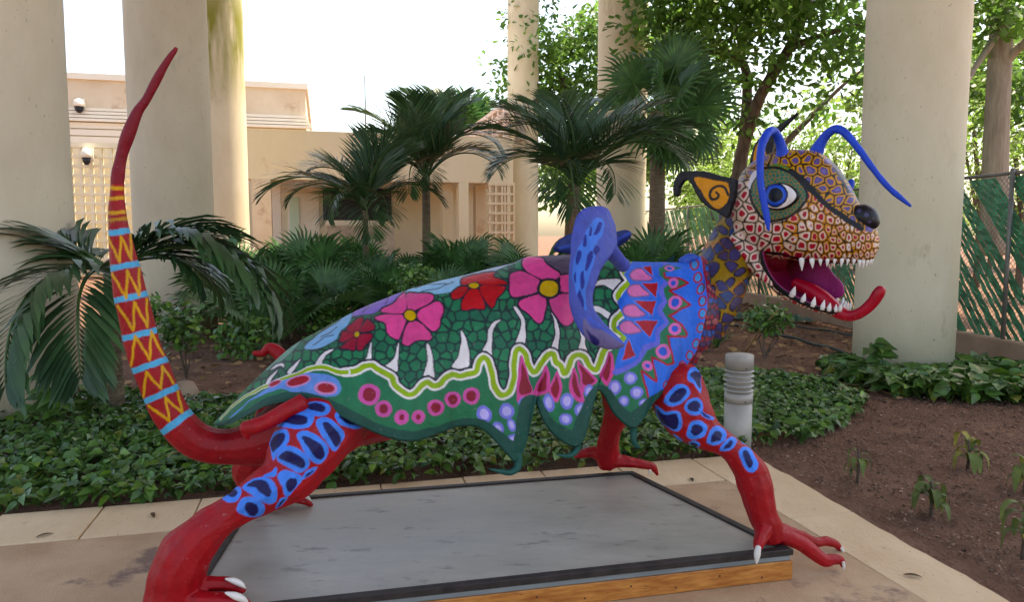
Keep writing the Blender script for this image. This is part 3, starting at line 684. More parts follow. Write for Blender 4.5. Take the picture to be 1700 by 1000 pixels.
leg('leg', [(470, 700, .2, .14), (435, 745, .34, .115), (420, 785, .44, .10), (424, 812, .50, .07), (438, 830, .54, .07), (452, 838, .55, .06)],
    [[(445, 832, .53, .05), (478, 824, .48, .035), (505, 832, .46, .026), (519, 841, .46, .014)], [(450, 825, .56, .045), (480, 812, .6, .03), (503, 806, .6, .022), (512, 808, .6, .012)]],
    [[(484, 819, .44, .004), (498, 822, .435, .010), (510, 826, .435, .010), (517, 833, .44, .002)]], label='far hind leg in plain red')
leg('leg', [(1030, 640, .28, .12), (1026, 680, .40, .085), (1015, 715, .48, .066), (1010, 742, .54, .066), (1010, 762, .57, .075), (1012, 775, .575, .06)],
    [[(1015, 765, .55, .05), (1045, 768, .53, .038), (1068, 772, .52, .033), (1084, 777, .52, .028), (1092, 790, .52, .012)], [(1008, 762, .56, .05), (985, 752, .6, .034), (965, 755, .62, .026), (954, 760, .62, .012)]],
    [[(1079, 781, .5, .010), (1078, 790, .5, .003)]], label='far front leg in plain red with two long toes')
sp = solid('hip_spur', [limb([(505, 668, -.42, .04), (470, 686, -.44, .036), (440, 702, -.46, .032), (418, 710, -.47, .032), (402, 711, -.47, .024)], n=12), limb([(408, 710, -.475, .022), (409, 720, -.475, .018), (413, 730, -.475, .006)], n=10)], .005, 4, .003, 25)
P = Paint(*stencil(verts(sp)), 'a31a22'); setcol(sp, P.col()); link('hip_spur', sp, cre, M['paint'], True)
sp = solid('hip_spur', [limb([(475, 600, .30, .04), (458, 583, .33, .034), (446, 578, .34, .026), (436, 587, .34, .02), (420, 586, .34, .012)], n=12)], .005, 3, .003, 25)
P = Paint(*stencil(verts(sp)), 'a31a22'); setcol(sp, P.col()); link('hip_spur', sp, cre, M['paint'], True)

# ---- cape: a draped shell with a scalloped rim
ST = [(357, 700, 359, 706, .04), (388, 667, 378, 703, .15), (423, 627, 406, 692, .25), (455, 595, 442, 674, .33), (490, 564, 480, 668, .39), (530, 541, 525, 673, .43), (570, 520, 565, 690, .46), (610, 502, 602, 707, .48), (650, 486, 640, 722, .49), (690, 470, 685, 729, .49), (730, 458, 730, 720, .49), (770, 448, 765, 709, .49), (810, 439, 795, 709, .49), (835, 434, 818, 726, .49), (855, 430, 838, 748, .49), (872, 423, 856, 764, .49), (888, 422, 872, 742, .49), (903, 421, 880, 700, .49), (916, 421, 884, 668, .49), (930, 421, 892, 670, .49), (945, 421, 905, 702, .49), (960, 422, 928, 727, .49), (975, 423, 954, 738, .49), (990, 425, 972, 718, .49), (1003, 426, 983, 682, .49), (1016, 427, 993, 650, .49), (1030, 429, 1006, 656, .49), (1045, 430, 1023, 688, .48), (1060, 431, 1047, 707, .48), (1074, 432, 1070, 690, .48), (1087, 433, 1086, 668, .47), (1100, 433, 1103, 650, .46), (1114, 434, 1128, 628, .44), (1126, 434, 1147, 600, .42), (1136, 434, 1160, 565, .39), (1145, 432, 1167, 530, .35), (1153, 428, 1170, 490, .28), (1160, 424, 1169, 455, .19)]
ST = [(r[0], r[1] + float(np.interp(k, [1, 4, 12, 16, 31, 37], [1, 8, 8, 4, 2, 0]))) + tuple(r[2:]) for k, r in enumerate(ST)]
NU = 900; NV = 300; NFV = 60
R = cr(ST, 40); t = np.linspace(0, len(R) - 1, NU); R = np.stack([np.interp(t, np.arange(len(R)), R[:, k]) for k in range(5)], 1)
def loc(p): d = p - SO; return np.array([d.dot(AX), d.dot(BX), d.z])
TL = np.array([loc(atw(r[0], r[1], 0)) for r in R]); BL = np.array([loc(atw(r[2], r[3], -r[4])) for r in R]); WB = R[:, 4]
th = np.concatenate([-np.linspace(math.pi / 2, .03, NFV), np.linspace(0, math.pi / 2, NV)])
q = 1 - np.cos(th); sg = np.sin(th)
# the cape hangs a little fuller than an ellipse
G = np.zeros((NU, len(th), 3)); qq = q ** 0.92
G[..., 0] = TL[:, None, 0] + (BL[:, None, 0] - TL[:, None, 0]) * qq[None]; G[..., 2] = TL[:, None, 2] + (BL[:, None, 2] - TL[:, None, 2]) * qq[None]
G[..., 1] = -WB[:, None] * sg[None]
uu = np.linspace(0, len(ST) - 1, NU)
# towards the tail the cape narrows on its far side
fs = np.clip(.12 + .88 * (uu / 9.5), 0, 1)[:, None] * np.ones(len(th)); fs = np.where(sg[None] < 0, fs, 1.0)
G[..., 1] *= fs; G[..., 0] = TL[:, None, 0] + (G[..., 0] - TL[:, None, 0]) * fs; G[..., 2] = TL[:, None, 2] + (G[..., 2] - TL[:, None, 2]) * fs
# folds running down into the points
fold = (.022 * np.sin(uu * .92 + .5) + .010 * np.sin(uu * 2.3))[:, None] * (np.abs(sg[None]) ** 2) * (q[None] ** 1.2)
G[..., 1] += -np.sign(sg[None]) * fold
flat = G.reshape(-1, 3); dl = lumps(flat, .006, 9, 8); cn = np.zeros_like(flat); cn[:, 1] = -np.repeat(sg[None], NU, 0).ravel(); cn[:, 2] = np.repeat(np.cos(th)[None], NU, 0).ravel(); flat = flat + cn * dl[:, None]; G = flat.reshape(NU, len(th), 3)
# rim rolled under on both sides
def rim(edge, sgn, k):
    k = k[:, None]
    o1 = edge + k * np.array([0, sgn * .014, -.010]); o2 = edge + k * np.array([0, sgn * .034, .004]); o3 = edge + k * np.array([0, sgn * .06, .06]); o4 = edge + k * np.array([0, sgn * .09, .14]); return np.stack([o1, o2, o3, o4], 1)
near_r = rim(G[:, -1], 1.0, np.clip((TL[:, 2] - BL[:, 2]) / .45, .02, 1) * np.clip(WB / .3, .1, 1)); far_r = rim(G[:, 0], -1.0, np.clip(fs[:, 0] ** 2 * WB / .3, .02, 1))[:, ::-1]
G = np.concatenate([far_r, G, near_r], 1); nv = G.shape[1]
SOa = np.array(SO); AXa = np.array(AX); BXa = np.array(BX)
V = SOa + G[..., 0:1] * AXa + G[..., 1:2] * BXa + G[..., 2:3] * np.array([0, 0, 1.]); V = V.reshape(-1, 3)
I = np.arange(NU * nv).reshape(NU, nv); Q = np.stack([I[:-1, :-1], I[1:, :-1], I[1:, 1:], I[:-1, 1:]], -1).reshape(-1, 4)
cape = npmesh('cape', V, Q)
X_, Y_ = stencil(V); P = Paint(X_, Y_, GREEN)
LP = [(366, 697), (384, 676), (404, 661), (420, 652), (438, 643), (458, 634), (478, 627), (498, 620), (512, 614), (526, 610), (540, 611), (556, 616), (572, 619), (590, 616), (606, 609), (618, 607), (627, 613), (640, 621), (651, 627), (655, 639), (666, 649), (678, 656), (689, 652), (700, 641), (710, 635), (720, 641), (730, 639), (740, 628), (752, 622), (764, 625), (776, 622), (789, 618), (794, 606), (799, 596), (806, 595), (813, 606), (818, 628), (823, 647), (834, 657), (845, 651), (853, 630), (854, 595), (861, 579), (872, 589), (878, 608), (886, 618), (895, 610), (905, 594), (917, 587), (923, 601), (931, 608), (937, 621), (945, 609), (949, 595), (960, 590), (972, 595), (979, 609), (989, 614), (995, 605), (1000, 589), (1012, 574), (1036, 561), (1021, 546), (1021, 531), (1037, 517), (1038, 507), (1026, 494), (1030, 484), (1043, 470), (1044, 462), (1037, 452), (1040, 444), (1049, 437), (1043, 428), (1040, 405)]
up = P.inside(np.array(LP + [(1000, 380), (330, 380), (330, 690)]))
e, idn, off = P.cells(up, 17.5, 11, .95); g = np.array([lin(GREEN), lin('1b7a52'), lin('14664a')])
P.C[up] = g[(idn * 5) % 3]; P.C[up[e < 1.5]] = lin('10332f')
Z2 = lambda l: z_(l, 500, 440, 5); Z1 = lambda l: z_(l, 350, 540, 5); Z4 = lambda l: z_(l, 700, 410, 5); Z3 = lambda l: z_(l, 580, 540, 5); Z5 = lambda l: z_(l, 780, 560, 4.168); Z6 = lambda l: z_(l, 920, 330, 3.704); Z7 = lambda l: z_(l, 1000, 410, 3.704)
# patches along the ridge
for poly, c in (([(506, 580), (520, 562), (560, 535), (585, 518), (577, 540), (566, 550), (556, 565), (534, 577)], '7fb4dc'), ([(584, 524), (600, 508), (640, 488), (672, 480), (668, 488), (642, 508), (618, 521), (598, 523)], '8a6cbe'), ([(672, 488), (700, 470), (735, 458), (768, 450), (768, 466), (752, 484), (730, 488), (700, 487)], '8fc0de'), ([(768, 452), (830, 433), (872, 422), (868, 430), (815, 452), (770, 464)], 'a9b4c2'), ([(900, 428), (915, 412), (960, 412), (960, 456), (932, 458), (914, 442)], '55485e'), ([(440, 612), (470, 575), (505, 553), (500, 566), (478, 590), (452, 612)], '6f9f8c')):
    P.shape(poly, c, NAVY, 1.0)
for pl_ in ([(520, 573), (540, 560), (553, 556)], [(532, 560), (548, 552), (560, 543)], [(602, 520), (612, 508)], [(640, 506), (645, 492)], [(690, 478), (715, 472), (745, 472)], [(700, 484), (730, 478), (752, 468)], [(905, 436), (940, 432), (958, 430)]): P.stroke(pl_, 1.6, '2d3348')
fangs = [Z1([(868, 330), (900, 270), (950, 222), (1022, 198), (960, 245), (930, 295), (915, 335)]), Z2([(480, 838), (530, 790), (560, 720), (578, 640), (584, 700), (575, 792), (522, 830)]), Z2([(675, 862), (740, 810), (782, 750), (806, 645), (811, 700), (798, 800), (797, 884)]), Z2([(1012, 925), (1040, 850), (1048, 760), (1043, 655), (1078, 705), (1092, 800), (1102, 935), (1060, 915)]), Z4([(255, 1000), (310, 900), (328, 780), (333, 695), (378, 800), (394, 900), (384, 1000)]), Z4([(508, 885), (545, 780), (560, 680), (600, 620), (655, 608), (612, 652), (587, 722), (582, 800), (577, 920)]), Z4([(778, 800), (820, 700), (820, 600), (762, 502), (792, 508), (842, 580), (862, 680), (852, 810)]), Z4([(1083, 835), (1110, 720), (1100, 620), (1078, 540), (1132, 640), (1142, 740), (1127, 855)]), Z6([(150, 945), (165, 850), (140, 735), (165, 738), (187, 850), (192, 900), (207, 965)]), Z6([(230, 535), (300, 498), (405, 500), (375, 562), (300, 532)]), Z6([(195, 668), (260, 662), (320, 688), (350, 712), (330, 740), (280, 702)]), Z1([(458, 485), (490, 430), (555, 368), (522, 422), (480, 485)]), Z1([(495, 375), (540, 330), (600, 322), (608, 352), (570, 338)]), Z1([(635, 395), (680, 340), (748, 286), (702, 352), (660, 405)])]
for f in fangs: P.shape(f, WHITE, NAVY, 2.2)
def flower(petals, col, c, rx, ry, lw=2.6):
    for p in petals: P.stroke(p, lw * 2, NAVY, True)
    P.fill(ell(*c, rx * 2.2, ry * 2.2), NAVY)
    for k, p in enumerate(petals): P.fill(p, col if k % 2 else tuple(min(255, int(v * 1.05)) for v in [int(col[i:i + 2], 16) for i in (0, 2, 4)]))
    P.fill(ell(*c, rx * 1.3, ry * 1.3), NAVY); P.fill(ell(*c, rx, ry), 'd0a52a')
flower([Z2(p) for p in ([(872, 380), (865, 245), (835, 248), (770, 315), (680, 365), (670, 385), (690, 398), (838, 402)], [(890, 370), (880, 245), (1000, 238), (1095, 250), (1080, 300), (960, 370)], [(975, 390), (1090, 315), (1140, 310), (1175, 340), (1180, 390), (1155, 440), (1150, 510), (1120, 545), (1080, 540), (975, 450)], [(955, 465), (1060, 550), (1080, 590), (1060, 625), (960, 625), (900, 670), (860, 665), (840, 630), (885, 490)], [(865, 470), (820, 600), (790, 615), (740, 590), (710, 550), (710, 510), (690, 480), (620, 450), (620, 430), (680, 415), (840, 415)])], PINK, (681, 524), 9, 8.8, 2.8)
flower([Z2(p) for p in ([(475, 555), (510, 450), (470, 445), (420, 490), (385, 520), (395, 550)], [(490, 555), (540, 460), (570, 470), (610, 510), (590, 540)], [(480, 585), (580, 570), (580, 610), (540, 660), (510, 700), (470, 705), (465, 620)], [(450, 600), (445, 700), (390, 700), (330, 690), (345, 670)], [(445, 580), (360, 552), (335, 590), (320, 635), (370, 635)])], '9a2038', (592, 555.5), 4.2, 4.2, 2.6)
flower([Z4(p) for p in ([(465, 295), (470, 235), (600, 208), (600, 250), (690, 290), (690, 312), (490, 310)], [(485, 330), (680, 328), (680, 370), (620, 430), (600, 490), (560, 490)], [(470, 355), (520, 480), (510, 520), (430, 510), (380, 525), (335, 520), (335, 460), (400, 360)], [(385, 345), (330, 420), (260, 430), (250, 390), (310, 335)], [(390, 315), (330, 310), (350, 260), (460, 232), (455, 290)])], 'b82a30', (786.5, 474), 8, 4.6, 2.6)
flower([Z4(p) for p in ([(985, 265), (850, 180), (845, 110), (900, 82), (1000, 95), (1040, 150), (1140, 215), (1130, 260), (1050, 275)], [(965, 330), (960, 370), (830, 410), (750, 405), (730, 330), (740, 230), (800, 205), (880, 220), (975, 280)], [(1030, 430), (1020, 560), (990, 630), (950, 620), (880, 550), (815, 500), (820, 450), (960, 395)], [(1065, 430), (1150, 395), (1250, 400), (1300, 420), (1290, 520), (1250, 620), (1200, 655), (1150, 620), (1080, 510)], [(1160, 370), (1150, 270), (1160, 240), (1300, 220), (1440, 235), (1430, 300), (1300, 370)])], PINK, (911.5, 479), 15.5, 13.5, 3.2)
# lime wave with white borders, dark along its upper side
LPs = cr(LP, 5); tg = np.gradient(LPs, axis=0); tg /= np.hypot(tg[:, 0], tg[:, 1])[:, None]; nm = np.stack([tg[:, 1], -tg[:, 0]], -1)
nleft = 12 * 5
P.stroke((LPs + nm * 3.0)[nleft:], 16.5, NAVY, smooth=False); P.stroke(LPs[nleft:], 16.0, WHITE, smooth=False); P.stroke(LPs[nleft:], 8.8, LIME, smooth=False)
for k in range(12):
    w = .25 + .75 * k / 12; P.stroke(LPs[k * 5:(k + 1) * 5 + 2], 13 * w, WHITE, smooth=False)
for k in range(12):
    w = .25 + .75 * k / 12; P.stroke(LPs[k * 5:(k + 1) * 5 + 2], 7.5 * w, LIME, smooth=False)
# lower border: blue field with red dots, ringed dots, drops
P.fill(Z1([(150, 770), (250, 690), (340, 610), (440, 545), (560, 480), (680, 430), (790, 400), (900, 402), (1020, 430), (1070, 480), (1082, 540), (1020, 592), (860, 602), (720, 582), (640, 545), (560, 535), (450, 575), (330, 630), (210, 740)]), '6c96dc')
for c, o_, i_ in (((495, 633), (21, 9.5, -14), (18, 7, -14)), ((541, 645), (19, 11.5, 0), (14, 8, 0)), ((456, 637), (12, 5, -20), (10, 3.4, -20))):
    P.fill(ell(*c, *o_), 'd58fc0'); P.fill(ell(*c, *i_), 'a83038')
for x, y, r, i_ in ((165, 577, 90, 54), (282, 698, 70, 36), (435, 768, 61, 22), (574, 765, 55, 20), (717, 687, 69, 40), (859, 618, 67, 38), (1012, 588, 71, 42)):
    P.fill(ell(580 + x / 5, 540 + y / 5, r / 5, r / 5), 'd763a8'); P.fill(ell(580 + x / 5, 540 + y / 5, i_ / 5, i_ / 5 * 1.1), MAROON)
def ldot(Zf, x, y, rx, ry, rot=0):
    s = 4.168 if Zf is Z5 else 3.704; (cx, cy), = Zf([(x, y)])
    P.fill(ell(cx, cy, rx / s, ry / s, rot), LAV); P.fill(ell(cx, cy, rx / s * .6, ry / s * .62, rot), LLAV)
for Pk, Mr in (([(355, 125), (385, 190), (410, 290), (435, 385), (395, 405), (330, 450), (325, 330), (340, 200)], [(365, 185), (395, 270), (425, 378), (345, 395), (352, 290)]), ([(527, 195), (552, 260), (548, 372), (500, 400), (435, 392), (490, 270)], [(527, 238), (530, 300), (525, 370), (463, 372), (500, 290)]), ([(605, 235), (638, 330), (622, 425), (590, 447), (545, 372), (580, 280)], [(602, 268), (618, 350), (600, 422), (560, 370), (590, 300)]), ([(725, 205), (760, 330), (795, 440), (750, 447), (695, 390), (690, 300)], [(722, 240), (745, 330), (767, 418), (728, 390), (708, 310)]), ([(742, 165), (800, 215), (885, 300), (840, 340), (780, 385), (758, 260)], [(760, 190), (810, 245), (868, 305), (790, 330), (775, 260)]), ([(960, 100), (990, 130), (1000, 220), (975, 300), (945, 335), (895, 268), (930, 200)], [(965, 120), (978, 180), (968, 245), (948, 302), (918, 268), (945, 200)])):
    P.fill(Z5(Pk), 'd95a9c'); P.fill(Z5(Mr), MAROON)
for d in ((100, 535, 50, 62, -25), (255, 513, 52, 54), (377, 458, 40, 44), (547, 455, 38, 62, -12), (672, 445, 46, 56, 15), (822, 372, 32, 46, 10), (195, 638, 40, 54, -18), (288, 608, 30, 45, -15), (373, 580, 22, 48, 5), (310, 712, 58, 42, -5), (665, 570, 46, 42), (768, 505, 44, 50, 25)): ldot(Z5, *d)
# front panel
P.fill(Z7([(195, 70), (400, 80), (385, 180), (402, 225), (362, 345), (402, 470), (345, 575), (275, 630), (225, 715), (120, 780), (70, 768), (100, 640), (150, 560), (85, 500), (135, 440), (90, 340), (170, 230), (135, 170)]), BLUE, False)
P.stroke(Z7([(395, 90), (380, 170), (402, 222), (362, 262), (388, 335), (355, 385), (402, 468), (345, 520), (340, 590), (265, 625), (225, 705), (140, 755), (78, 770)]), 9.5, '6f72d4')
grn = [(345, 130), (420, 105), (480, 150), (400, 190), (530, 215), (420, 270), (545, 355), (420, 430), (525, 540), (400, 560), (440, 720), (310, 680), (335, 830), (240, 770), (290, 940), (190, 1010), (60, 900), (40, 850), (80, 790), (145, 770), (235, 712), (272, 640), (352, 602), (356, 530), (412, 470), (368, 390), (398, 338), (374, 262), (410, 222), (350, 175)]
P.fill(Z7(grn), GREEN, False)
zig = [(380, 160), (388, 185), (480, 198), (527, 220), (495, 242), (415, 270), (480, 312), (540, 355), (480, 387), (412, 425), (490, 482), (523, 532), (510, 556), (402, 550), (440, 715), (400, 727), (305, 680), (335, 830), (240, 765), (287, 935)]
P.fill(Z7(zig + [(330, 950), (420, 880), (560, 740), (650, 600), (680, 400), (650, 200), (600, 40), (420, 60), (400, 110), (490, 130)]), '3f76dc', False)
P.stroke(Z7(zig), 3.4, 'b02236', smooth=False)
for x, y, r, i_ in ((412, 132, 32, 18), (435, 222, 32, 15), (447, 343, 43, 25), (447, 505, 39, 20), (373, 645, 46, 26), (278, 733, 33, 14)):
    (cx, cy), = Z7([(x, y)]); P.fill(ell(cx, cy, r / 3.704, r / 3.704 * (.5 if y == 132 else 1)), 'df74b4'); P.fill(ell(cx, cy, i_ / 3.704, i_ / 3.704 * (.5 if y == 132 else 1.05)), '3a62c8')
for dx, dy, k in ((0, 0, 1), (-18, 98, 1.02), (-45, 222, .95), (-65, 325, .95)):
    pts = [(175 + dx, 172 + dy), (195 + dx, 142 + dy), (238 + dx, 138 + dy), (270 + dx, 165 + dy), (302 + dx, 195 + dy), (245 + dx, 205 + dy), (195 + dx, 200 + dy)]
    P.shape(Z7(pts), 'db76b0', '7a5a8e', 2.2)
for tri in ([(245, 125), (300, 118), (313, 178)], [(240, 225), (340, 220), (332, 312)], [(193, 333), (330, 333), (306, 422)], [(198, 455), (342, 453), (290, 557)], [(160, 568), (206, 670), (120, 702)]): P.shape(Z7(tri), 'b0202e', LBLUE, 1.4, False)
for d in ((77, 865, 38, 45), (173, 808, 40, 38), (210, 898, 42, 37), (133, 950, 32, 32), (256, 963, 32, 26, -20)): ldot(Z7, *d)
ch = [(566, 108), (588, 190), (605, 260), (614, 335), (616, 412), (605, 500), (575, 595), (537, 668), (492, 733), (450, 795), (398, 850)]
P.fill(Z7([(606, 60), (640, 260), (650, 412), (640, 500), (610, 595), (570, 668), (525, 733), (480, 800), (430, 860), (400, 900), (560, 900), (760, 600), (760, 60)]), '9c2c40', False)
i = P.inside(np.array(Z7([(622, 60), (650, 260), (662, 412), (650, 500), (622, 600), (585, 680), (540, 745), (500, 810), (600, 860), (800, 600), (760, 60)]))); e, idn, off = P.cells(i, 8, 5); P.C[i] = pal[(idn * 7) % 6]; P.C[i[e < .8]] = lin('3a2a3e')
for k, (x, y) in enumerate(ch):
    (cx, cy), = Z7([(x, y)]); r = (33 - .6 * k) / 3.704
    P.fill(ell(cx, cy, r * .85, r * 1.1, 15), 'a82436'); P.fill(ell(cx, cy, r * .55, r * .78, 15), '4a94d2')
# dark rim
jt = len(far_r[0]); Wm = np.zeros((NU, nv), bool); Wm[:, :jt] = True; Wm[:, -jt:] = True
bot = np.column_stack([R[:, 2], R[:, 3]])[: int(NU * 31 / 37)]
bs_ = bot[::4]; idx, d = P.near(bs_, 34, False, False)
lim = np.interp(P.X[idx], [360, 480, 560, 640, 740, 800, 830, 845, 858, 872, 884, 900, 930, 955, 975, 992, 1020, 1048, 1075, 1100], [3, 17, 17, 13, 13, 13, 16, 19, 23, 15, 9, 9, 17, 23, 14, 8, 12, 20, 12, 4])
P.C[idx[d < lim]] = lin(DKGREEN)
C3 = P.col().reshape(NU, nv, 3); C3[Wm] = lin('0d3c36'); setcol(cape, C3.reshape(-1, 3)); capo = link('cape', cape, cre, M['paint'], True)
for rows in ([(857, 752, -.49, .022), (860, 766, -.49, .02), (858, 778, -.50, .017), (846, 785, -.51, .014), (830, 783, -.52, .010), (812, 779, -.53, .003)], [(955, 728, -.49, .022), (959, 742, -.49, .017), (954, 752, -.50, .013), (942, 758, -.51, .010), (924, 755, -.52, .003)], [(1048, 694, -.48, .024), (1052, 715, -.48, .017), (1052, 730, -.49, .014), (1056, 740, -.49, .012), (1063, 742, -.49, .004)]):
    v, f = limb(rows, n=12); me = mesh('cape_hook', v, f); setcol(me, [lin('115048')] * len(v)); link('cape_hook', me, capo, M['paint'], True)

# ---- wings
def flatlimb(rows, thick, n=24, sub=6):
    """blade swept along a path: wide in the picture plane, thin across it"""
    Rr = cr(rows, sub); C = [atw(r[0], r[1], r[2]) for r in Rr]; V = []; Fc = []
    for i, c in enumerate(C):
        t = (C[min(i + 1, len(C) - 1)] - C[max(i - 1, 0)]).normalized(); u = t.cross(BX).normalized(); nn = u.cross(t)
        for k in range(n):
            a = 2 * math.pi * k / n; V.append(c + u * (Rr[i][3] * math.cos(a)) + nn * (min(thick, Rr[i][3]) * math.sin(a)))
    m = len(C)
    for i in range(m - 1):
        for k in range(n): l = (k + 1) % n; Fc.append((i * n + k, i * n + l, (i + 1) * n + l, (i + 1) * n + k))
    Fc.append(tuple(range(n))); Fc.append(tuple((m - 1) * n + k for k in range(n))[::-1]); return V, Fc
wg = solid('wing', [flatlimb([(1004, 349, -.40, .03), (1000, 361, -.43, .082), (990, 385, -.48, .118), (976, 425, -.53, .088), (965, 475, -.56, .060), (967, 515, -.58, .054), (984, 545, -.60, .055), (1005, 562, -.60, .046), (1024, 570, -.60, .028), (1037, 573, -.60, .006)], .020), limb([(1036, 442, -.27, .035), (1024, 430, -.33, .034), (1012, 415, -.39, .040), (1006, 398, -.42, .04)])], .0048, 5, .004, 20)
P = Paint(*stencil(verts(wg)), '4f5cae')
P.fill([(975, 380), (990, 362), (1003, 368), (1000, 390), (992, 402), (990, 420), (983, 445), (978, 460), (972, 490), (975, 515), (968, 510), (955, 480), (950, 450), (958, 415), (968, 400)], '4f80dc')
for s_ in (Z6([(245, 210), (275, 150), (297, 150), (285, 190), (255, 222)]), Z6([(215, 230), (222, 175), (232, 180), (230, 225)]), Z6([(175, 290), (190, 225), (202, 230), (195, 290)]), Z6([(133, 370), (145, 320), (168, 330), (165, 370), (140, 405)]), Z6([(190, 430), (205, 350), (232, 318), (240, 350), (215, 420), (200, 445)]), Z6([(240, 320), (255, 285), (280, 310), (260, 345)]), Z6([(160, 540), (165, 460), (182, 450), (185, 530), (175, 560)]), Z6([(122, 490), (128, 450), (136, 470), (132, 520)]), Z6([(145, 590), (160, 560), (182, 640), (180, 680), (165, 650)])): P.fill(s_, '1f2a86')
P.fill([(968, 530), (985, 545), (1010, 552), (1036, 570), (1030, 580), (1000, 590), (975, 580)], '6d6490'); P.fill(Z6([(195, 800), (225, 830), (275, 870), (270, 900), (235, 890)]), '1c1e62')
P.stroke([(978, 528), (1000, 545), (1036, 571)], 2.2, '4d6ad2')
setcol(wg, P.col()); o = link('wing', wg, cre, M['paint'], True); o['label'] = 'curled blue wing hanging over the near flank'
wg = solid('wing', [flatlimb([(922, 414, .34, .02), (938, 407, .36, .05), (962, 404, .36, .065), (995, 406, .34, .06), (1022, 398, .32, .045), (1040, 390, .30, .03), (1047, 386, .30, .008)], .02), limb([(1000, 430, .2, .05), (992, 410, .3, .05)])], .006, 4, .003, 20)
P = Paint(*stencil(verts(wg), mirror=False), '27356e'); P.stroke([(930, 412), (960, 405), (1000, 408), (1044, 388)], 5, '3a52a8'); setcol(wg, P.col()); o = link('wing', wg, cre, M['paint'], True); o['label'] = 'dark blue wing on the far shoulder'
v, f = limb([(1132, 438, -.02, .03), (1143, 430, -.02, .03), (1153, 430, -.02, .026), (1163, 440, -.02, .02)], n=14); me = solid('collar_bump', [(v, f)], .006, 3, .002); setcol(me, [lin('4060b4')] * len(me.vertices)); link('collar_bump', me, cre, M['paint'], True)

# ---- neck
def mix(n0, n1, t): a, b = atw(*n0), ath(*n1); return a.lerp(b, t)
np_ = [atw(1150, 535, 0), atw(1176, 495, 0), mix((1198, 452, 0), (1200, 452, 0), .5), ath(1222, 412, 0), ath(1252, 372, 0), ath(1285, 345, 0)]
rr = [.17, .168, .158, .165, .185, .19]
Pn = cr([tuple(p) + (r,) for p, r in zip(np_, rr)], 6)
neck = solid('neck', [tube_geo(Pn[:, :3], Pn[:, 3], 24)], .0055, 3, .004, 16)
V = verts(neck); X_, Y_ = stencil(V, mirror=False); P = Paint(X_, Y_, '97751f')
i = np.arange(len(P.X)); e, idn, off = P.cells(i, 21, 21, .95, .42); rr_ = np.hypot(off[:, 0], off[:, 1]) * 21 * (1 + .25 * np.sin(idn * 3.3 + np.arctan2(off[:, 1], off[:, 0]) * 2))
k_ = (idn * 13) % 5; rad = np.where(k_ == 0, 6.5, np.where(k_ < 3, 9.5, 11.5))
f_ = np.minimum(e * 1.9 + 0.2, rad - rr_ + 3.2)
P.C[f_ > .9] = lin('14101a'); P.C[(f_ > 3.2)] = lin('3d3a6a'); m_ = (f_ > 3.2) & (k_ == 1); P.C[m_] = lin('43375a'); m_ = (f_ > 3.2) & (k_ == 3); P.C[m_] = lin('2f4270')
oc = (f_ <= .9) & ((idn * 3) % 4 == 0); P.C[oc] = lin('b06a22')
setcol(neck, P.col()); link('neck', neck, cre, M['paint'], True)

# ---- head
HS = [(1226, 318, 372, .04), (1232, 300, 392, .12), (1245, 278, 412, .19), (1268, 259, 425, .235), (1300, 249, 431, .252), (1330, 248, 433, .245), (1358, 255, 435, .218), (1384, 276, 437, .182), (1404, 305, 438, .150), (1422, 338, 438, .126), (1436, 356, 438, .110), (1447, 370, 433, .086), (1454, 384, 422, .05), (1457, 394, 410, .015)]
HR = cr(HS, 6); V = []; Fc = []; n = 40
for r in HR:
    T, B = ath(r[0], r[1], 0), ath(r[0], r[2], 0); c = (T + B) / 2; hz = (T - B).z / 2; hc = c.copy(); 
    for k in range(n):
        a = 2 * math.pi * k / n; cx, sx_ = math.cos(a), math.sin(a)
        ex = .80 if sx_ < 0 else .95
        V.append(c + HN * (r[3] * math.copysign(abs(cx) ** ex, cx) * (1.0 - .10 * max(sx_, 0) ** 2)) + Vector((0, 0, hz * math.copysign(abs(sx_) ** ex, sx_))))
m = len(HR)
for i in range(m - 1):
    for k in range(n): l = (k + 1) % n; Fc.append((i * n + k, i * n + l, (i + 1) * n + l, (i + 1) * n + k))
Fc.append(tuple(range(n))); Fc.append(tuple((m - 1) * n + k for k in range(n))[::-1])
cheeks = []
for sg_ in (-1, 1):
    rows = [(1240, 395, -.10, .10), (1246, 418, -.15, .075), (1256, 440, -.185, .05), (1268, 458, -.20, .030), (1282, 474, -.205, .014)]
    v, f = limb(rows, ath, 16)
    if sg_ > 0: v = [p - HN * (2 * (p - HO).dot(HN)) for p in v]; f = [q[::-1] for q in f]
    cheeks.append((v, f))
head = solid('head', [(V, Fc)] + cheeks, .0036, 4, .004, 18)
V = verts(head); X_, Y_ = stencil(V, HO, HN); P = Paint(X_, Y_, 'd8c0a8')
ZH = lambda l: z_(l, 1240, 230, 4.546)
i = np.arange(len(P.X)); X_, Y_ = P.X, P.Y
wx = 1 - .33 * np.clip((X_ - 1330) / 120, 0, 1)      # cells get smaller towards the muzzle
Xs, Ys = P.X, P.Y; P.X = np.where(X_ > 1330, 1330 + (X_ - 1330) * (1 + .62 * np.clip((X_ - 1330) / 130, 0, 1)), X_); P.Y = 400 + (Y_ - 400) * (1 + .38 * np.clip((X_ - 1330) / 120, 0, 1))
e, idn, off = P.cells(i, 17.5, 31, 1.0, .36); P.X, P.Y = Xs, Ys
r_ = np.random.default_rng(3).uniform(0, 1, 96 * 96)[idn]
e0_ = e * wx; e = np.minimum(e, (.64 - np.hypot(off[:, 0], off[:, 1])) * 17.5 * (1 + .12 * np.sin(idn)))
e = e * wx + .35 * np.sin(off[:, 0] * 11 + idn) ; oran = (X_ > 1290 + 50 * r_)
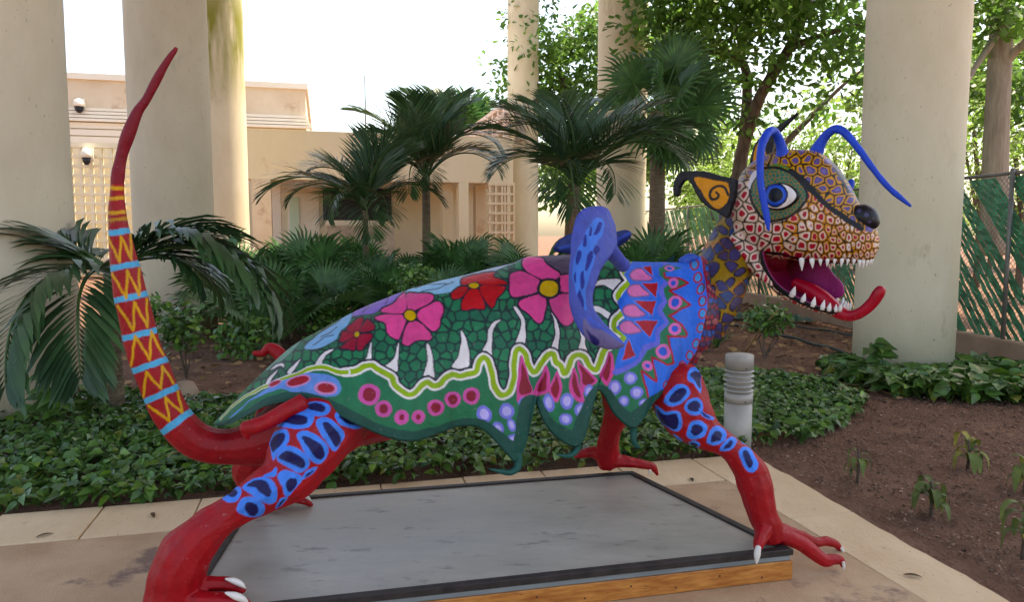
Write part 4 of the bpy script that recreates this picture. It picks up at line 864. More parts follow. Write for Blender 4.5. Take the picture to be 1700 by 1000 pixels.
P.C[:] = lin('d9b59a'); P.C[oran & (e < 3.0 - 1.3 * r_)] = lin('d68a2e'); P.C[oran & (e >= 3.0 - 1.3 * r_)] = lin('ead9cf'); m_ = (~oran) & (e > 2.3); P.C[m_] = lin('ead2c4')
P.C[e > 3.5 + .7 * r_] = lin('b4162c'); P.C[e0_ < .95] = lin('15100f')
# crown and bridge of the nose: violet cells in orange rings
brow = ZH([(100, 245), (200, 225), (300, 250), (380, 312), (470, 400), (560, 470), (640, 540), (720, 592), (800, 642), (860, 690)])
top = P.inside(np.array([(1190, 318), (1232, 300), (1256, 290)] + list(brow) + [(1500, 400), (1500, 180), (1190, 180)]))
e, idn, off = P.cells(top, 18, 44, .9, .36); e = e + .3 * np.sin(idn + off[:, 0] * 9)
back = P.X[top] < 1290
C_ = np.empty((len(top), 3)); C_[:] = lin('d0902c'); C_[back] = lin('b98a52'); C_[e > 3.4] = lin('5d4f84'); C_[(e > 3.4) & back] = lin('84707a'); C_[e < 1.2] = lin('1a1412'); C_[e > 6.2] = lin('7668a0'); P.C[top] = C_
st_ = P.inside(cr(ZH([(150, 225), (200, 190), (290, 200), (370, 250), (450, 330), (440, 350), (380, 300), (300, 240), (220, 218)]), 4, True)); e, idn, off = P.cells(st_, 8.5, 9, .8); P.C[st_] = lin('1f7a4e'); P.C[st_[e < 1.5]] = lin('a8a02a'); P.C[st_[e < .5]] = lin('1a1412')
P.stroke(ZH([(330, 245), (440, 330), (480, 380), (600, 500), (740, 600), (860, 680)]), 9.5, '14110f')
P.stroke(ZH([(615, 110), (650, 190), (700, 280), (765, 400)]), 5, '14110f')
sock = ZH([(118, 240), (200, 228), (300, 255), (380, 315), (440, 400), (432, 470), (380, 530), (300, 588), (200, 612), (120, 590), (62, 500), (34, 420), (55, 320)])
P.stroke(sock, 9, '14110f', True); so = P.fill(sock, '1b6a58'); e, idn, off = P.cells(so, 7.2, 3, .8); P.C[so[e < .55]] = lin('a8742a')
P.fill(ZH([(20, 300), (40, 260), (70, 240), (75, 270), (40, 330), (25, 380), (10, 370)]), 'd9d2d6')
P.stroke([(1266, 418), (1300, 423), (1340, 433), (1380, 436), (1420, 439), (1445, 436)], 4, '120d10')
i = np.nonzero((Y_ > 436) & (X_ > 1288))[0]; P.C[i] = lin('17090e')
setcol(head, P.col()); ho = link('head', head, cre, M['paintgloss'], True)
def on_head(px, py, sgn=-1):
    """depth offset of the head skin at a surveyed point"""
    xs_ = HR[:, 0]; w0 = 0
    for _ in range(8):
        p = ath(px, py, w0); mid = ath(px, py, 0)
        # position along the head
        s_ = (p - HO).dot(HF); S = [(ath(r[0], 380, 0) - HO).dot(HF) for r in HS]
        hw = np.interp(s_, S, [r[3] for r in HS]); zt_ = np.interp(s_, S, [ath(r[0], r[1], 0).z for r in HS]); zb_ = np.interp(s_, S, [ath(r[0], r[2], 0).z for r in HS])
        c = (zt_ + zb_) / 2; h = (zt_ - zb_) / 2; u = max(0, 1 - (abs(p.z - c) / h) ** 2.1) ** .46; w0 = sgn * hw * u
    return w0
# eyes: almond bulges with iris and pupil, one on each side
for sgn in (-1, 1):
    w0 = on_head(1292, 325)
    c = ath(1292, 326, w0 - .012); nrm = (-HN * .97 + HF * .12 + Vector((0, 0, .10))).normalized(); u = (HF - nrm * HF.dot(nrm)).normalized(); vv = nrm.cross(u); vv = vv if vv.z > 0 else -vv
    NE = 90; V = []; 
    for a in range(NE):
        for r in range(46):
            an = 2 * math.pi * a / NE; k = r / 45; ex = .105 * math.cos(an); ey = .072 * math.sin(an) * (1 - .25 * max(0, math.cos(an)) ** 2)
            V.append(c + u * (ex * k) + vv * (ey * k) + nrm * (.040 * math.sqrt(max(0, 1 - k * k)) - .012))
    Fc = [(a * 46 + r, ((a + 1) % NE) * 46 + r, ((a + 1) % NE) * 46 + r + 1, a * 46 + r + 1) for a in range(NE) for r in range(45)]
    V = np.array([tuple(v) for v in V]); Xe, Ye = stencil(V, HO, HN)
    if sgn > 0: w_ = (V - np.array(HO)) @ np.array(HN); V = V - np.outer(2 * w_, np.array(HN))
    P = Paint(Xe, Ye, WHITE); rr_ = np.tile(np.arange(46) / 45, NE * 4); P.C[rr_ > .90] = lin('100e12')
    cx, cy = 1287.5, 323.5
    for r, c_ in ((20.5, '0e0e14'), (17.6, '3358c4'), (13.8, '4f7ad8'), (12.4, '10182c'), (9.2, '0a0a10')): P.fill(ell(cx, cy, r, r * 1.0), c_)
    P.C[rr_ > .93] = lin('100e12')
    me = npmesh('eye', V, np.array(Fc)); setcol(me, P.col()); link('eye', me, ho, M['paintgloss'], True)
# nose
ns = solid('nose', [limb([(1408, 350, -.01, .03), (1422, 357, -.01, .062), (1434, 363, -.01, .071), (1443, 373, -.01, .056), (1446, 380, -.01, .033)], ath, 18)], .004, 4, .002)
P = Paint(*stencil(verts(ns), HO, HN), '15141a')
for x, y, r in ((1412, 352, 4.5), (1426, 350, 4), (1438, 357, 4), (1416, 365, 4.5), (1428, 370, 3.5), (1444, 368, 3)): P.fill(ell(x, y, r, r * .8), '4a4468')
P.fill(ell(1434, 384, 3.8, 6), 'd0481e'); setcol(ns, P.col()); link('nose', ns, ho, M['paintgloss'], True)
# ears
def plate(pts, fn, w, thick, lean=0.0):
    p0 = [fn(x, y, w + lean * (x - pts[0][0])) for x, y in cr(pts, 4, True)]; cen_ = sum(p0, Vector()) / len(p0)
    nn = HN; V = []; n = len(p0)
    V = [p + nn * thick / 2 for p in p0] + [p - nn * thick / 2 for p in p0]
    return V, [tuple(range(n)), tuple(range(n, 2 * n))[::-1]] + [(i, i + n, (i + 1) % n + n, (i + 1) % n) for i in range(n)]
ear = [(1222, 298), (1200, 293), (1178, 286), (1152, 284), (1134, 285), (1123, 296), (1120, 312), (1121, 326), (1127, 324), (1130, 310), (1139, 300), (1148, 303), (1160, 325), (1175, 343), (1195, 354), (1208, 362), (1216, 345), (1222, 320)]
we = on_head(1232, 330) - .02
em = solid('ear', [plate(ear, ath, we, .035, .0006)], .0042, 5, .003, 30)
P = Paint(*stencil(verts(em), HO, HN), '14141c')
P.fill(z_([(238, 520), (330, 530), (480, 560), (500, 590), (500, 660), (480, 720), (430, 755), (380, 740), (320, 670), (270, 590)], 1100, 180, 4.546), ORANGE)
P.stroke(z_([(492, 650), (470, 600), (420, 585), (370, 610), (355, 650), (375, 685), (410, 680), (420, 655), (405, 635)], 1100, 180, 4.546), 4.4, '14110f')
setcol(em, P.col()); o = link('ear', em, ho, M['paint'], True); o['label'] = 'near ear, black with an orange spiral field'
em = solid('ear', [plate([(1248, 275), (1252, 245), (1262, 230), (1280, 220), (1300, 204), (1324, 187), (1322, 193), (1302, 213), (1288, 228), (1284, 250), (1278, 275)], ath, .17, .03)], .0045, 4, .003, 30)
P = Paint(*stencil(verts(em), HO, HN, False), '14141c'); P.fill([(1250, 275), (1255, 244), (1262, 238), (1270, 250), (1272, 280)], ORANGE); setcol(em, P.col()); o = link('ear', em, ho, M['paint'], True); o['label'] = 'far ear showing as a thin black point'
# antennae
for rows, lb in (([(1300, 272, -.10, .045), (1299, 258, -.10, .036), (1297, 243, -.11, .027), (1291, 226, -.14, .024), (1282, 217, -.20, .023), (1272, 224, -.26, .022), (1264, 245, -.31, .021), (1262, 275, -.34, .019), (1263, 305, -.35, .018), (1268, 335, -.35, .017), (1273, 360, -.345, .016), (1276, 383, -.34, .006)], 'near antenna hooked over and hanging in front of the eye'), ([(1352, 262, .10, .045), (1358, 247, .10, .036), (1366, 232, .10, .028), (1376, 220, .10, .025), (1388, 214, .10, .023), (1402, 220, .10, .021), (1425, 246, .10, .019), (1450, 281, .10, .017), (1472, 308, .10, .015), (1492, 326, .10, .014), (1513, 343, .10, .007)], 'far antenna arching forward past the snout')):
    me = solid('antenna', [limb(rows, ath, 14)], .0042, 3, .002, 30); setcol(me, [lin('2a50c8')] * len(me.vertices)); o = link('antenna', me, ho, M['paint'], True); o['label'] = lb
me = solid('brow_horn', [limb([(1406, 318, .14, .02), (1412, 306, .16, .022), (1413, 298, .165, .012)], ath, 12)], .004, 2, 0); setcol(me, [lin('2a50c8')] * len(me.vertices)); link('brow_horn', me, ho, M['paint'], True)

# ---- lower jaw: an open scoop hinged below the cheek
JR = [(1296, 416, .222, .03), (1303, 442, .218, .075), (1318, 468, .205, .080), (1340, 486, .185, .070), (1364, 500, .160, .055), (1384, 509, .128, .045), (1397, 513, .085, .032), (1403, 514, .03, .012)]
JJ = cr(JR, 8); NT = 61; V = []; Vi = []
cj = [ath(r[0], r[1], 0) for r in JJ]
for i, r in enumerate(JJ):
    t = (cj[min(i + 1, len(cj) - 1)] - cj[max(i - 1, 0)]).normalized(); dn = HN.cross(t).normalized(); dn = dn if dn.z < 0 else -dn
    for k in range(NT):
        a = math.pi * (k / (NT - 1)) - math.pi / 2
        V.append(cj[i] + HN * (r[2] * math.copysign(abs(math.sin(a)) ** .8, math.sin(a))) + dn * (r[3] * abs(math.cos(a)) ** .8))
        s2 = .90 if True else 1
        Vi.append(cj[i] + HN * ((r[2] - .016) * math.copysign(abs(math.sin(a)) ** .8, math.sin(a))) + dn * (max(r[3] - .016, .002) * abs(math.cos(a)) ** .8 - .001))
m = len(JJ); n0 = len(V); AllV = V + Vi; Fc = []
for i in range(m - 1):
    for k in range(NT - 1):
        a = i * NT + k; Fc.append((a, a + 1, a + NT + 1, a + NT)); b_ = n0 + a; Fc.append((b_, b_ + NT, b_ + NT + 1, b_ + 1))
    for k in (0, NT - 1):
        a = i * NT + k; Fc.append((a, a + NT, n0 + a + NT, n0 + a) if k == 0 else (a + NT, a, n0 + a, n0 + a + NT))
for k in range(NT - 1):
    a = (m - 1) * NT + k; Fc.append((a, a + 1, n0 + a + 1, n0 + a)); a = k; Fc.append((a + 1, a, n0 + a, n0 + a + 1))
AllV = np.array([tuple(v) for v in AllV]); jaw = mesh('jaw', AllV, Fc)
bm = bmesh.new(); bm.from_mesh(jaw); bmesh.ops.subdivide_edges(bm, edges=bm.edges[:], cuts=2, use_grid_fill=True); bmesh.ops.recalc_face_normals(bm, faces=bm.faces); bm.to_mesh(jaw); bm.free()
# colour by distance from the rim, inside or outside
V = verts(jaw); rimpts = np.array([tuple(cj[i] + HN * (JJ[i][2] * s_)) for i in range(m) for s_ in (-1, 1)]); cja = np.array([tuple(c) for c in cj])
d = np.min(np.linalg.norm(V[:, None, :] - rimpts[None], axis=2), 1)
kk = np.argmin(np.linalg.norm(V[:, None, :] - cja[None], axis=2), 1)
Nn = np.array(HN); tt = np.gradient(cja, axis=0); tt /= np.linalg.norm(tt, axis=1)[:, None]; dnn = np.cross(Nn, tt); dnn *= -np.sign(dnn[:, 2:3])
lw_ = (V - cja[kk]) @ Nn; dv = ((V - cja[kk]) * dnn[kk]).sum(1); rel = (np.abs(lw_ / (JJ[kk, 2] - .008)) ** 2.5 + np.abs(dv / np.maximum(JJ[kk, 3] - .008, .004)) ** 2.5)
outside = rel > 1
P = Paint(*stencil(V, HO, HN), 'c24a80'); inn = ~outside
kk4 = np.tile(kk, 4); kk_ = kk; kk = kk4; inn = np.tile(inn, 4); outside = np.tile(outside, 4); d = np.tile(d, 4); lw_ = np.tile(lw_, 4); fr = np.clip((kk / m - .10) / .5, 0, 1)[:, None]; red = np.array(lin('7e1226')); P.C[inn] = (red * (1 - fr) + np.array(lin('b04a88')) * fr)[inn]
P.C[inn & (d < .045) & (lw_ < 0)] = lin('c2508e')
oi = np.nonzero(outside)[0]; e, idn, off = P.cells(oi, 15, 31); C_ = np.empty((len(oi), 3)); C_[:] = lin('e4c8b4'); C_[e > 4] = lin('b4162c'); C_[e < 1.2] = lin('15100f'); P.C[oi] = C_
P.C[(outside | (d < .010)) & (d < .028)] = lin('140d10')
setcol(jaw, P.col()); jo = link('jaw', jaw, ho, M['mouth'], True); jo['label'] = 'wide open lower jaw with pink lining'
# palate and throat lining
pr = [(1262, 396, .10), (1272, 404, .17), (1295, 412, .205), (1330, 426, .205), (1365, 431, .185)]
thr = solid('throat', [limb([(1258, 392, 0, .08), (1272, 410, 0, .14), (1288, 428, 0, .12), (1300, 438, 0, .05)], ath, 20)], .006, 3, .002); setcol(thr, [lin('6e0c1e')] * len(thr.vertices)); link('throat', thr, ho, M['mouth'], True)
lin_ = solid('cheek_lining', [plate([(1270, 418), (1300, 422), (1335, 424), (1362, 428), (1374, 442), (1386, 458), (1400, 474), (1398, 492), (1370, 496), (1330, 486), (1296, 468), (1276, 445)], ath, .13, .016)], .005, 4, .003)
V = verts(lin_); P = Paint(*stencil(V, HO, HN, False), '6c0e22'); fr = np.clip((P.X - 1318 + .5 * (P.Y - 440)) / 55, 0, 1)[:, None]; P.C[:] = np.array(lin('660c1e')) * (1 - fr) + np.array(lin('a03a78')) * fr  # dark red to magenta: own paint plus mouth shade put into the colour
setcol(lin_, P.col()); link('cheek_lining', lin_, ho, M['mouth'], True)
def tooth(base, tip, r, parent):
    ax_ = (tip - base); v, f = tube_geo([base - ax_ * .15, base + ax_ * .25, base + ax_ * .7, tip], [r, r * .92, r * .45, .0015], 10); link('tooth', mesh('tooth', v, f), parent, M['tooth'], True)
dz = Vector((0, 0, -1)); rt = random.Random(5)
for x, L_, r in ((1331, .055, .014), (1348, .042, .013), (1362, .028, .010), (1374, .034, .010), (1386, .028, .009), (1398, .035, .010), (1408, .026, .008), (1418, .028, .008)):
    w = np.interp(x + 12, [r_[0] for r_ in HS], [r_[3] for r_ in HS]) * .78
    for s_ in (-1, 1):
        b_ = ath(x, 432, -w); 
        if s_ > 0: b_ = b_ + HN * (2 * w)
        tooth(b_, b_ + dz * L_ * rt.uniform(.9, 1.1) + HF * rt.uniform(-.006, .006), r, ho)
for k, (x, y, w) in enumerate(((1427, 434, -.075), (1433, 434, -.055), (1439, 433, -.03), (1444, 431, 0), (1447, 430, .03))):
    b_ = ath(x, y, w); tooth(b_, b_ + dz * .036, .010, ho)
for t_, L_, r in ((.44, .05, .018), (.53, .042, .015), (.62, .045, .015), (.70, .045, .014), (.78, .036, .014), (.86, .034, .012), (.92, .03, .011)):
    i = int(t_ * (m - 1)); t = (cj[i + 1] - cj[i - 1]).normalized(); dn = HN.cross(t); dn = dn if dn.z > 0 else -dn
    for s_ in (-1, 1):
        b_ = cj[i] + HN * (s_ * (JJ[i][2] - .010)) - dn * .004; tooth(b_, b_ + (dn * .8 + Vector((0, 0, .5))).normalized() * L_ + HN * rt.uniform(-.006, .006), r, jo)
for w in (-.06, -.02, .02, .06):
    b_ = cj[-3] + HN * w; tooth(b_, b_ + Vector((0, 0, .036)) + HF * .01, .011, jo)
tg_ = solid('tongue', [limb([(1318, 470, 0, .03), (1340, 480, 0, .042), (1362, 494, -.01, .044), (1380, 508, -.02, .040), (1394, 519, -.03, .035), (1412, 525, -.03, .031), (1432, 517, -.03, .029), (1449, 502, -.03, .028), (1459, 487, -.03, .029), (1464, 478, -.03, .020)], ath, 16)], .0045, 4, .003, 25)
setcol(tg_, [lin('b41c30')] * len(tg_.vertices)); o = link('tongue', tg_, ho, M['paintgloss'], True); o['label'] = 'long red tongue curling up past the lower teeth'
# ================================================================== PLANTING
M['leaf_palm'] = nodemat('feather palm leaflet', lin('304f33'), lin('466b3c'), 3, .36, attr='Col', translucent=.18, spec=.5)
M['leaf_fan'] = nodemat('fan palm blade', lin('386238'), lin('568446'), 4, .40, attr='Col', translucent=.22, spec=.5)
M['leaf_vine'] = nodemat('ground cover leaf', lin('38592a'), lin('5a8438'), 9, .34, attr='Col', translucent=.15, spec=.5)
M['leaf_tree'] = nodemat('broad tree leaf', lin('4a7434'), lin('769e48'), .8, .45, attr='Col', translucent=.55)
M['leaf_light'] = nodemat('fine light leaf', lin('648a3a'), lin('92b054'), .8, .5, attr='Col', translucent=.55)
M['bark'] = nodemat('brown bark', lin('4d4038'), lin('7a6a5c'), 6, .9, .8, 30, stretch=(2, 2, .4), dist=.03)
M['barkpale'] = nodemat('pale bark', lin('8a7d6e'), lin('b0a494'), 5, .9, .8, 24, stretch=(2, 2, .35), dist=.03)
M['palmbark'] = nodemat('palm trunk', lin('6b5a48'), lin('97836a'), 9, .9, .9, 30, stretch=(.6, .6, 4), dist=.03)
M['dry'] = nodemat('dry leaf', lin('7a5f42'), lin('a88a5e'), 5, .8, attr='Col')
M['wilt'] = nodemat('wilted leaf', lin('4e6436'), lin('7f8a4a'), 6, .6, attr='Col', translucent=.2)
M['chip'] = nodemat('bark chip', lin('8a7060'), lin('b59a88'), 3, .95, attr='Col')
M['debris'] = nodemat('fallen green sheet', lin('1c4034'), lin('2c5a48'), 5, .5)
R4 = np.random.default_rng(12)

class Leaves:
    """many small leaf blades gathered into one numpy mesh"""
    def __init__(s): s.V = []; s.F = []; s.C = []; s.n = 0
    def add(s, V, F_, C):
        s.V.append(V); s.F.append(F_ + s.n); s.C.append(C); s.n += len(V)
    def build(s, name, mat, parent=None, kind=None):
        me = npmesh(name, np.concatenate(s.V), np.concatenate(s.F)); setcol(me, np.concatenate(s.C)); o = link(name, me, parent, mat)
        me.polygons.foreach_set('use_smooth', np.ones(len(me.polygons), bool))
        if kind: o['kind'] = kind
        return o
def unit(v): return v / np.maximum(np.linalg.norm(v, axis=-1, keepdims=True), 1e-9)
LEAF = {  # outline along (length, width, lift); last list holds triangles
    'heart': (np.array([(0, 0, 0), (.10, .27, .07), (.45, .33, .10), (1.12, 0, -.10), (.45, -.33, .10), (.10, -.27, .07), (.5, 0, -.02)]), [(0, 6, 1), (1, 6, 2), (2, 6, 3), (3, 6, 4), (4, 6, 5), (5, 6, 0)]),
    'obovate': (np.array([(0, 0, 0), (.45, .22, .05), (.8, .28, .05), (1, 0, -.04), (.8, -.28, .05), (.45, -.22, .05), (.55, 0, 0)]), [(0, 6, 1), (1, 6, 2), (2, 6, 3), (3, 6, 4), (4, 6, 5), (5, 6, 0)]),
    'small': (np.array([(0, 0, 0), (.5, .25, .05), (1, 0, 0), (.5, -.25, .05)]), [(0, 2, 1), (0, 3, 2)]),
}
def scatter(L, kind, P, D, N, size, C):
    """blades at points P pointing along D with face normal N"""
    T, tri = LEAF[kind]; k = len(T); n = len(P); D = unit(D); S = unit(np.cross(N, D)); Nn = np.cross(D, S); sz = np.asarray(size).reshape(-1, 1, 1)
    V = P[:, None, :] + (T[None, :, 0:1] * D[:, None] + T[None, :, 1:2] * S[:, None] + T[None, :, 2:3] * Nn[:, None]) * sz
    F_ = (np.arange(n)[:, None, None] * k + np.array(tri)[None]).reshape(-1, 3)
    L.add(V.reshape(-1, 3), F_, np.repeat(C, k, 0))
def tint(n, lo=.6, hi=1.4, yel=.15, r=R4):
    g = r.uniform(lo, hi, (n, 1)); y = (r.random((n, 1)) < yel); c = g * np.array([[1, 1, 1.]]); return np.where(y, c * np.array([[1.7, 1.4, .9]]), c)

# ---- low ground cover along the kerb, round the column and beside the bollard
def inpoly(x, y, P):
    r = np.zeros(len(x), bool); n = len(P)
    for i in range(n):
        x0, y0 = P[i]; x1, y1 = P[(i + 1) % n]
        if y0 == y1: continue
        r ^= ((y0 > y) != (y1 > y)) & (x < (x1 - x0) * (y - y0) / (y1 - y0) + x0)
    return r
def cover(name, poly, n, h, label, size=(.045, .085), seed=1, soft=.25):
    n = int(n * 1.9)
    r = np.random.default_rng(seed); Pp = np.array([(p.x, p.y) for p in poly]); lo, hi = Pp.min(0), Pp.max(0)
    pts = np.empty((0, 2))
    while len(pts) < n:
        c = r.uniform(lo, hi, (n * 3, 2)); c = c + wob(c[:, 0], c[:, 1], 2.2, seed)[:, None] * soft; k = inpoly(c[:, 0], c[:, 1], Pp)
        d = wob(c[:, 0], c[:, 1], 3.0, seed + 5); k &= (d > -.55) | (r.random(len(c)) < .45); pts = np.vstack([pts, c[k]])
    pts = pts[:n]; b_ = pts @ np.array([BX.x, BX.y]); a_ = pts @ np.array([AX.x, AX.y])
    keep = ~((b_ < 4.71) & (a_ < 3.02)); pts = pts[keep]; n = len(pts)
    hh = h * (.75 + .45 * wob(pts[:, 0], pts[:, 1], 2.0, seed + 9)); lay = r.random(n) ** .55
    P3 = np.column_stack([pts, np.maximum(hh * lay, .015)])
    an = r.uniform(0, 6.283, n); D = np.column_stack([np.cos(an), np.sin(an) - .35, r.uniform(-1.0, .35, n)]); N = np.column_stack([r.normal(0, .55, n), r.normal(-.3, .55, n), np.ones(n)])
    L = Leaves(); c = tint(n, .55, 1.3, .14, r) ; scatter(L, 'heart', P3, D, N, size[0] * .75 + (size[1] * 1.25 - size[0] * .75) * r.random(n) ** 1.6, c)
    k = r.random(n) < .03; L.C[0] = np.where(np.repeat(k, 7)[:, None], np.array([[2.2, 1.1, .8]]), L.C[0])
    o = L.build(name, M['leaf_vine'], None, 'stuff'); tag(o, label, 'ground cover'); return o
cover('ground_cover', [ab(-7.5, 4.66), ab(.8, 4.66), ab(2.45, 4.70), ab(3.0, 4.74), ab(3.25, 6.0), ab(3.2, 7.9), ab(1.6, 7.4), ab(0.3, 6.8), ab(-1.2, 7.2), ab(-3.0, 8.4), ab(-7.5, 8.0)], 19000, .20, 'dense low leafy ground cover along the kerb behind the creature', seed=3)
cover('ground_cover', [ab(3.12, 4.95), ab(3.6, 4.85), ab(4.3, 5.3), ab(5.0, 5.9), ab(5.1, 6.7), ab(4.6, 7.3), ab(3.6, 7.6), ab(3.1, 7.2)], 3600, .13, 'low leafy ground cover right of the bollard light', seed=8)
_c = atY(1507, 388, 8.8); cc = Vector((_c.x, _c.y, 0))
ringp = [cc + Vector((math.cos(t) * rx_, math.sin(t) * rx_ * .8, 0)) + Vector((.1, -.55, 0)) for t, rx_ in zip(np.linspace(0, 6.28, 14, endpoint=False), (1.5, 1.2, 1.1, .9, 1.0, 1.2, 1.35, 1.3, 1.35, 1.6, 1.75, 1.6, 1.5, 1.6))]
cover('ground_cover', ringp, 2900, .2, 'leafy vine patch round the foot of the broad right column', size=(.09, .16), seed=14)

def vine(pts, label, sz, seed, r0=None):
    r = np.random.default_rng(seed); root = empty('climbing_vine', pts[0]); tag(root, label, 'vine')
    Pc = cr([tuple(p) for p in pts], 6); v, f = tube_geo(Pc, [.006] * len(Pc), 6); link('stem', mesh('stem', v, f), root, M['leaf_vine']); setcol(root.children[0].data, [(.7, .8, .6)] * len(v))
    for i in range(0, len(Pc), 2):
        for _ in range(2):
            L = Leaves(); an = r.uniform(-1, 1); D = np.array([[math.sin(an * 1.4), -.6, -.55 + .5 * r.random()]]); N = np.array([[r.normal(0, .3), -1, .6]])
            scatter(L, 'heart', Pc[i:i + 1] + r.normal(0, .03, (1, 3)), D, N, [sz * r.uniform(.7, 1.2)], tint(1, .6, 1.1, .1, r)); L.build('leaf', M['leaf_vine'], root)
cf = lambda x, y: atY(x, y, 8.2)
vine([cf(1440, 615), cf(1446, 597), cf(1452, 582), cf(1450, 572)], 'small heart-leaved vine climbing the foot of the broad column', .2, 4)
vine([atY(92, 690, 5.9), atY(98, 660, 5.85), atY(90, 630, 5.85), atY(84, 606, 5.85)], 'thin vine climbing the left column beside the drooping palm', .16, 6)

# ---- feather palms
def frond_mesh(seed, L=1.0, n=34, e0=62, e1=-38, ll=.36, wid=.0085, dr=.19):
    r = np.random.default_rng(seed); S = 26; p = np.zeros(3); pts = [p.copy()]; ang = []
    for i in range(S):
        t = i / (S - 1); a = math.radians(e0 + (e1 - e0) * t ** 1.25); ang.append(a); p = p + np.array([math.cos(a), .05 * math.sin(i * .3 + seed), math.sin(a)]) * (L / S); pts.append(p.copy())
    pts = np.array(pts); V, Fc = tube_geo(pts, list(np.linspace(.014, .003, len(pts))), 5); V = np.array([tuple(v) for v in V]); Fq = [f for f in Fc if len(f) == 4]
    Lf = Leaves(); Lf.add(V, np.array([(f[0], f[1], f[2]) for f in Fq] + [(f[0], f[2], f[3]) for f in Fq]), np.tile([[1.3, 1.2, .8]], (len(V), 1)))
    for k in range(n):
        t = .16 + .82 * k / (n - 1); i = min(int(t * S), S - 1); base = pts[i] + (pts[i + 1] - pts[i]) * (t * S - i); tan = unit(pts[i + 1] - pts[i]); up_ = np.array([-tan[2], 0, tan[0]])
        for s_ in (-1, 1):
            ln = ll * L * (math.sin(math.pi * min(1, .12 + t * .88)) ** .6 + .18) * r.uniform(.85, 1.1); sd_ = np.array([0, s_, 0.])
            d0 = unit(tan * (.75 + .5 * t) + sd_ * .80 + up_ * (.30 * r.uniform(.3, 1.2))); w = wid * L * r.uniform(.8, 1.2) + .002
            V = []; q_ = base.copy(); d = d0.copy()
            for j in range(5):
                u = j / 4; wd = w * (math.sin(math.pi * (.18 + .82 * (1 - u))) ** .7 if j < 4 else .02); nrm = unit(np.cross(d, np.cross(up_, d))); side = unit(np.cross(d, up_ + .4 * sd_))
                V += [q_ + side * wd, q_ - side * wd]; q_ = q_ + d * ln / 4; d = unit(d + np.array([0, 0, -dr - dr * u]) + r.normal(0, .03, 3))
            F_ = [];
            for j in range(4): F_ += [(2 * j, 2 * j + 1, 2 * j + 3), (2 * j, 2 * j + 3, 2 * j + 2)]
            g = r.uniform(.7, 1.2); Lf.add(np.array(V), np.array(F_), np.tile([[g, g, g]], (len(V), 1)))
    me = npmesh('frond', np.concatenate(Lf.V), np.concatenate(Lf.F)); setcol(me, np.concatenate(Lf.C)); me.materials.append(M['leaf_palm']); return me
FR = [frond_mesh(s, 1.0, 36, e0, e1, .38, .0064, .085) for s, e0, e1 in ((1, 78, -25), (2, 62, -50), (3, 84, 20), (4, 45, -75), (5, 12, -86))]
FRN = [frond_mesh(s, 1.0, 34, e0, e1, .36, .0145) for s, e0, e1 in ((11, 78, -25), (12, 62, -50), (13, 84, 20), (14, 45, -75), (15, 12, -86))]
def child(name, me, parent, loc, rot, sc):
    o = bpy.data.objects.new(name, me); COL.objects.link(o); o.parent = parent; o.location = loc; o.rotation_euler = rot; o.scale = (sc, sc, sc); return o
def feather_palm(base, hgt, fronds, label, r0=.06, lean=(0, 0), FR=FR):
    root = empty('feather_palm', base); tag(root, label, 'palm', 'young feather palms in the bed')
    Pt = cr([(0, 0, -.1, r0 * 1.3), (lean[0] * .4, lean[1] * .4, hgt * .4, r0), (lean[0], lean[1], hgt, r0 * .9), (lean[0], lean[1], hgt + .12, r0 * .5)], 5)
    v, f = tube_geo(Pt[:, :3], list(Pt[:, 3]), 10); me = mesh('trunk', v, f); me.materials.append(M['palmbark']); t = child('trunk', me, root, (0, 0, 0), (0, 0, 0), 1)
    for k, az, tilt, L_ in fronds:
        child('frond', FR[k], root, (lean[0], lean[1], hgt + .03), (rnd.uniform(-.15, .15), math.radians(-tilt), math.radians(az)), L_)
    return root
def ring(n, L, seed, extra=()):
    r = random.Random(seed); out = []
    for i in range(n): out.append((r.choice((0, 1, 2)) if i % 3 else 2, i * 137.5 + r.uniform(-20, 20), r.uniform(-34, 6), L * r.uniform(.95, 1.2)))
    return out + list(extra)
def gp(x, Y): p = atY(x, 388, Y); return Vector((p.x, p.y, -.02))
pz = lambda y, Y: atY(850, y, Y).z
feather_palm(gp(607, 13.5), pz(352, 13.5), ring(7, 1.8, 1, [(2, 70, 0, 1.5), (2, 150, -15, 1.6), (1, 180, -5, 1.7), (0, 165, 0, 1.6), (1, 10, -5, 1.7), (3, -60, 0, 1.5), (3, -110, 0, 1.5), (2, 90, 5, 1.9)]), 'young feather palm with slender trunk in front of the dark notice board', .055)
feather_palm(gp(708, 15.2), pz(300, 15.2), ring(7, 2.0, 2, [(2, 120, 0, 2.2), (2, -100, 0, 1.9), (1, 0, 0, 1.9), (1, -15, -8, 1.9), (2, 95, 10, 2.2), (2, 60, 10, 2.1), (3, -80, 0, 1.6), (0, -140, 0, 1.8)]), 'taller feather palm with upright fronds left of the farthest column', .09)
feather_palm(gp(958, 11.2), pz(312, 11.2), ring(6, 1.75, 3, [(2, 120, 0, 1.8), (2, 20, -8, 1.7), (1, 185, -5, 1.55), (1, 170, 0, 1.6), (0, 0, -5, 1.95), (1, -12, 0, 1.9), (2, 100, 8, 1.75), (3, -70, 0, 1.6), (3, -110, 0, 1.6), (0, 200, 5, 1.6), (1, -30, 5, 1.9)]), 'feather palm directly behind the blue wing', .06)
feather_palm(gp(180, 6.35), pz(452, 6.35), [(1, 2, -30, 1.75), (1, -10, -18, 1.65), (2, 6, -45, 1.05), (2, 20, -38, 1.1), (0, -4, -44, 1.0), (1, 178, -26, 1.4), (1, 168, -36, 1.3), (2, 186, -50, 1.35), (2, 174, -42, 1.25), (4, -98, 0, 1.7), (4, -75, 0, 1.6), (1, 40, -35, 1.2), (1, 150, -30, 1.1)], 'dark feather palm with drooping fronds behind the striped tail', .06, FR=FRN)

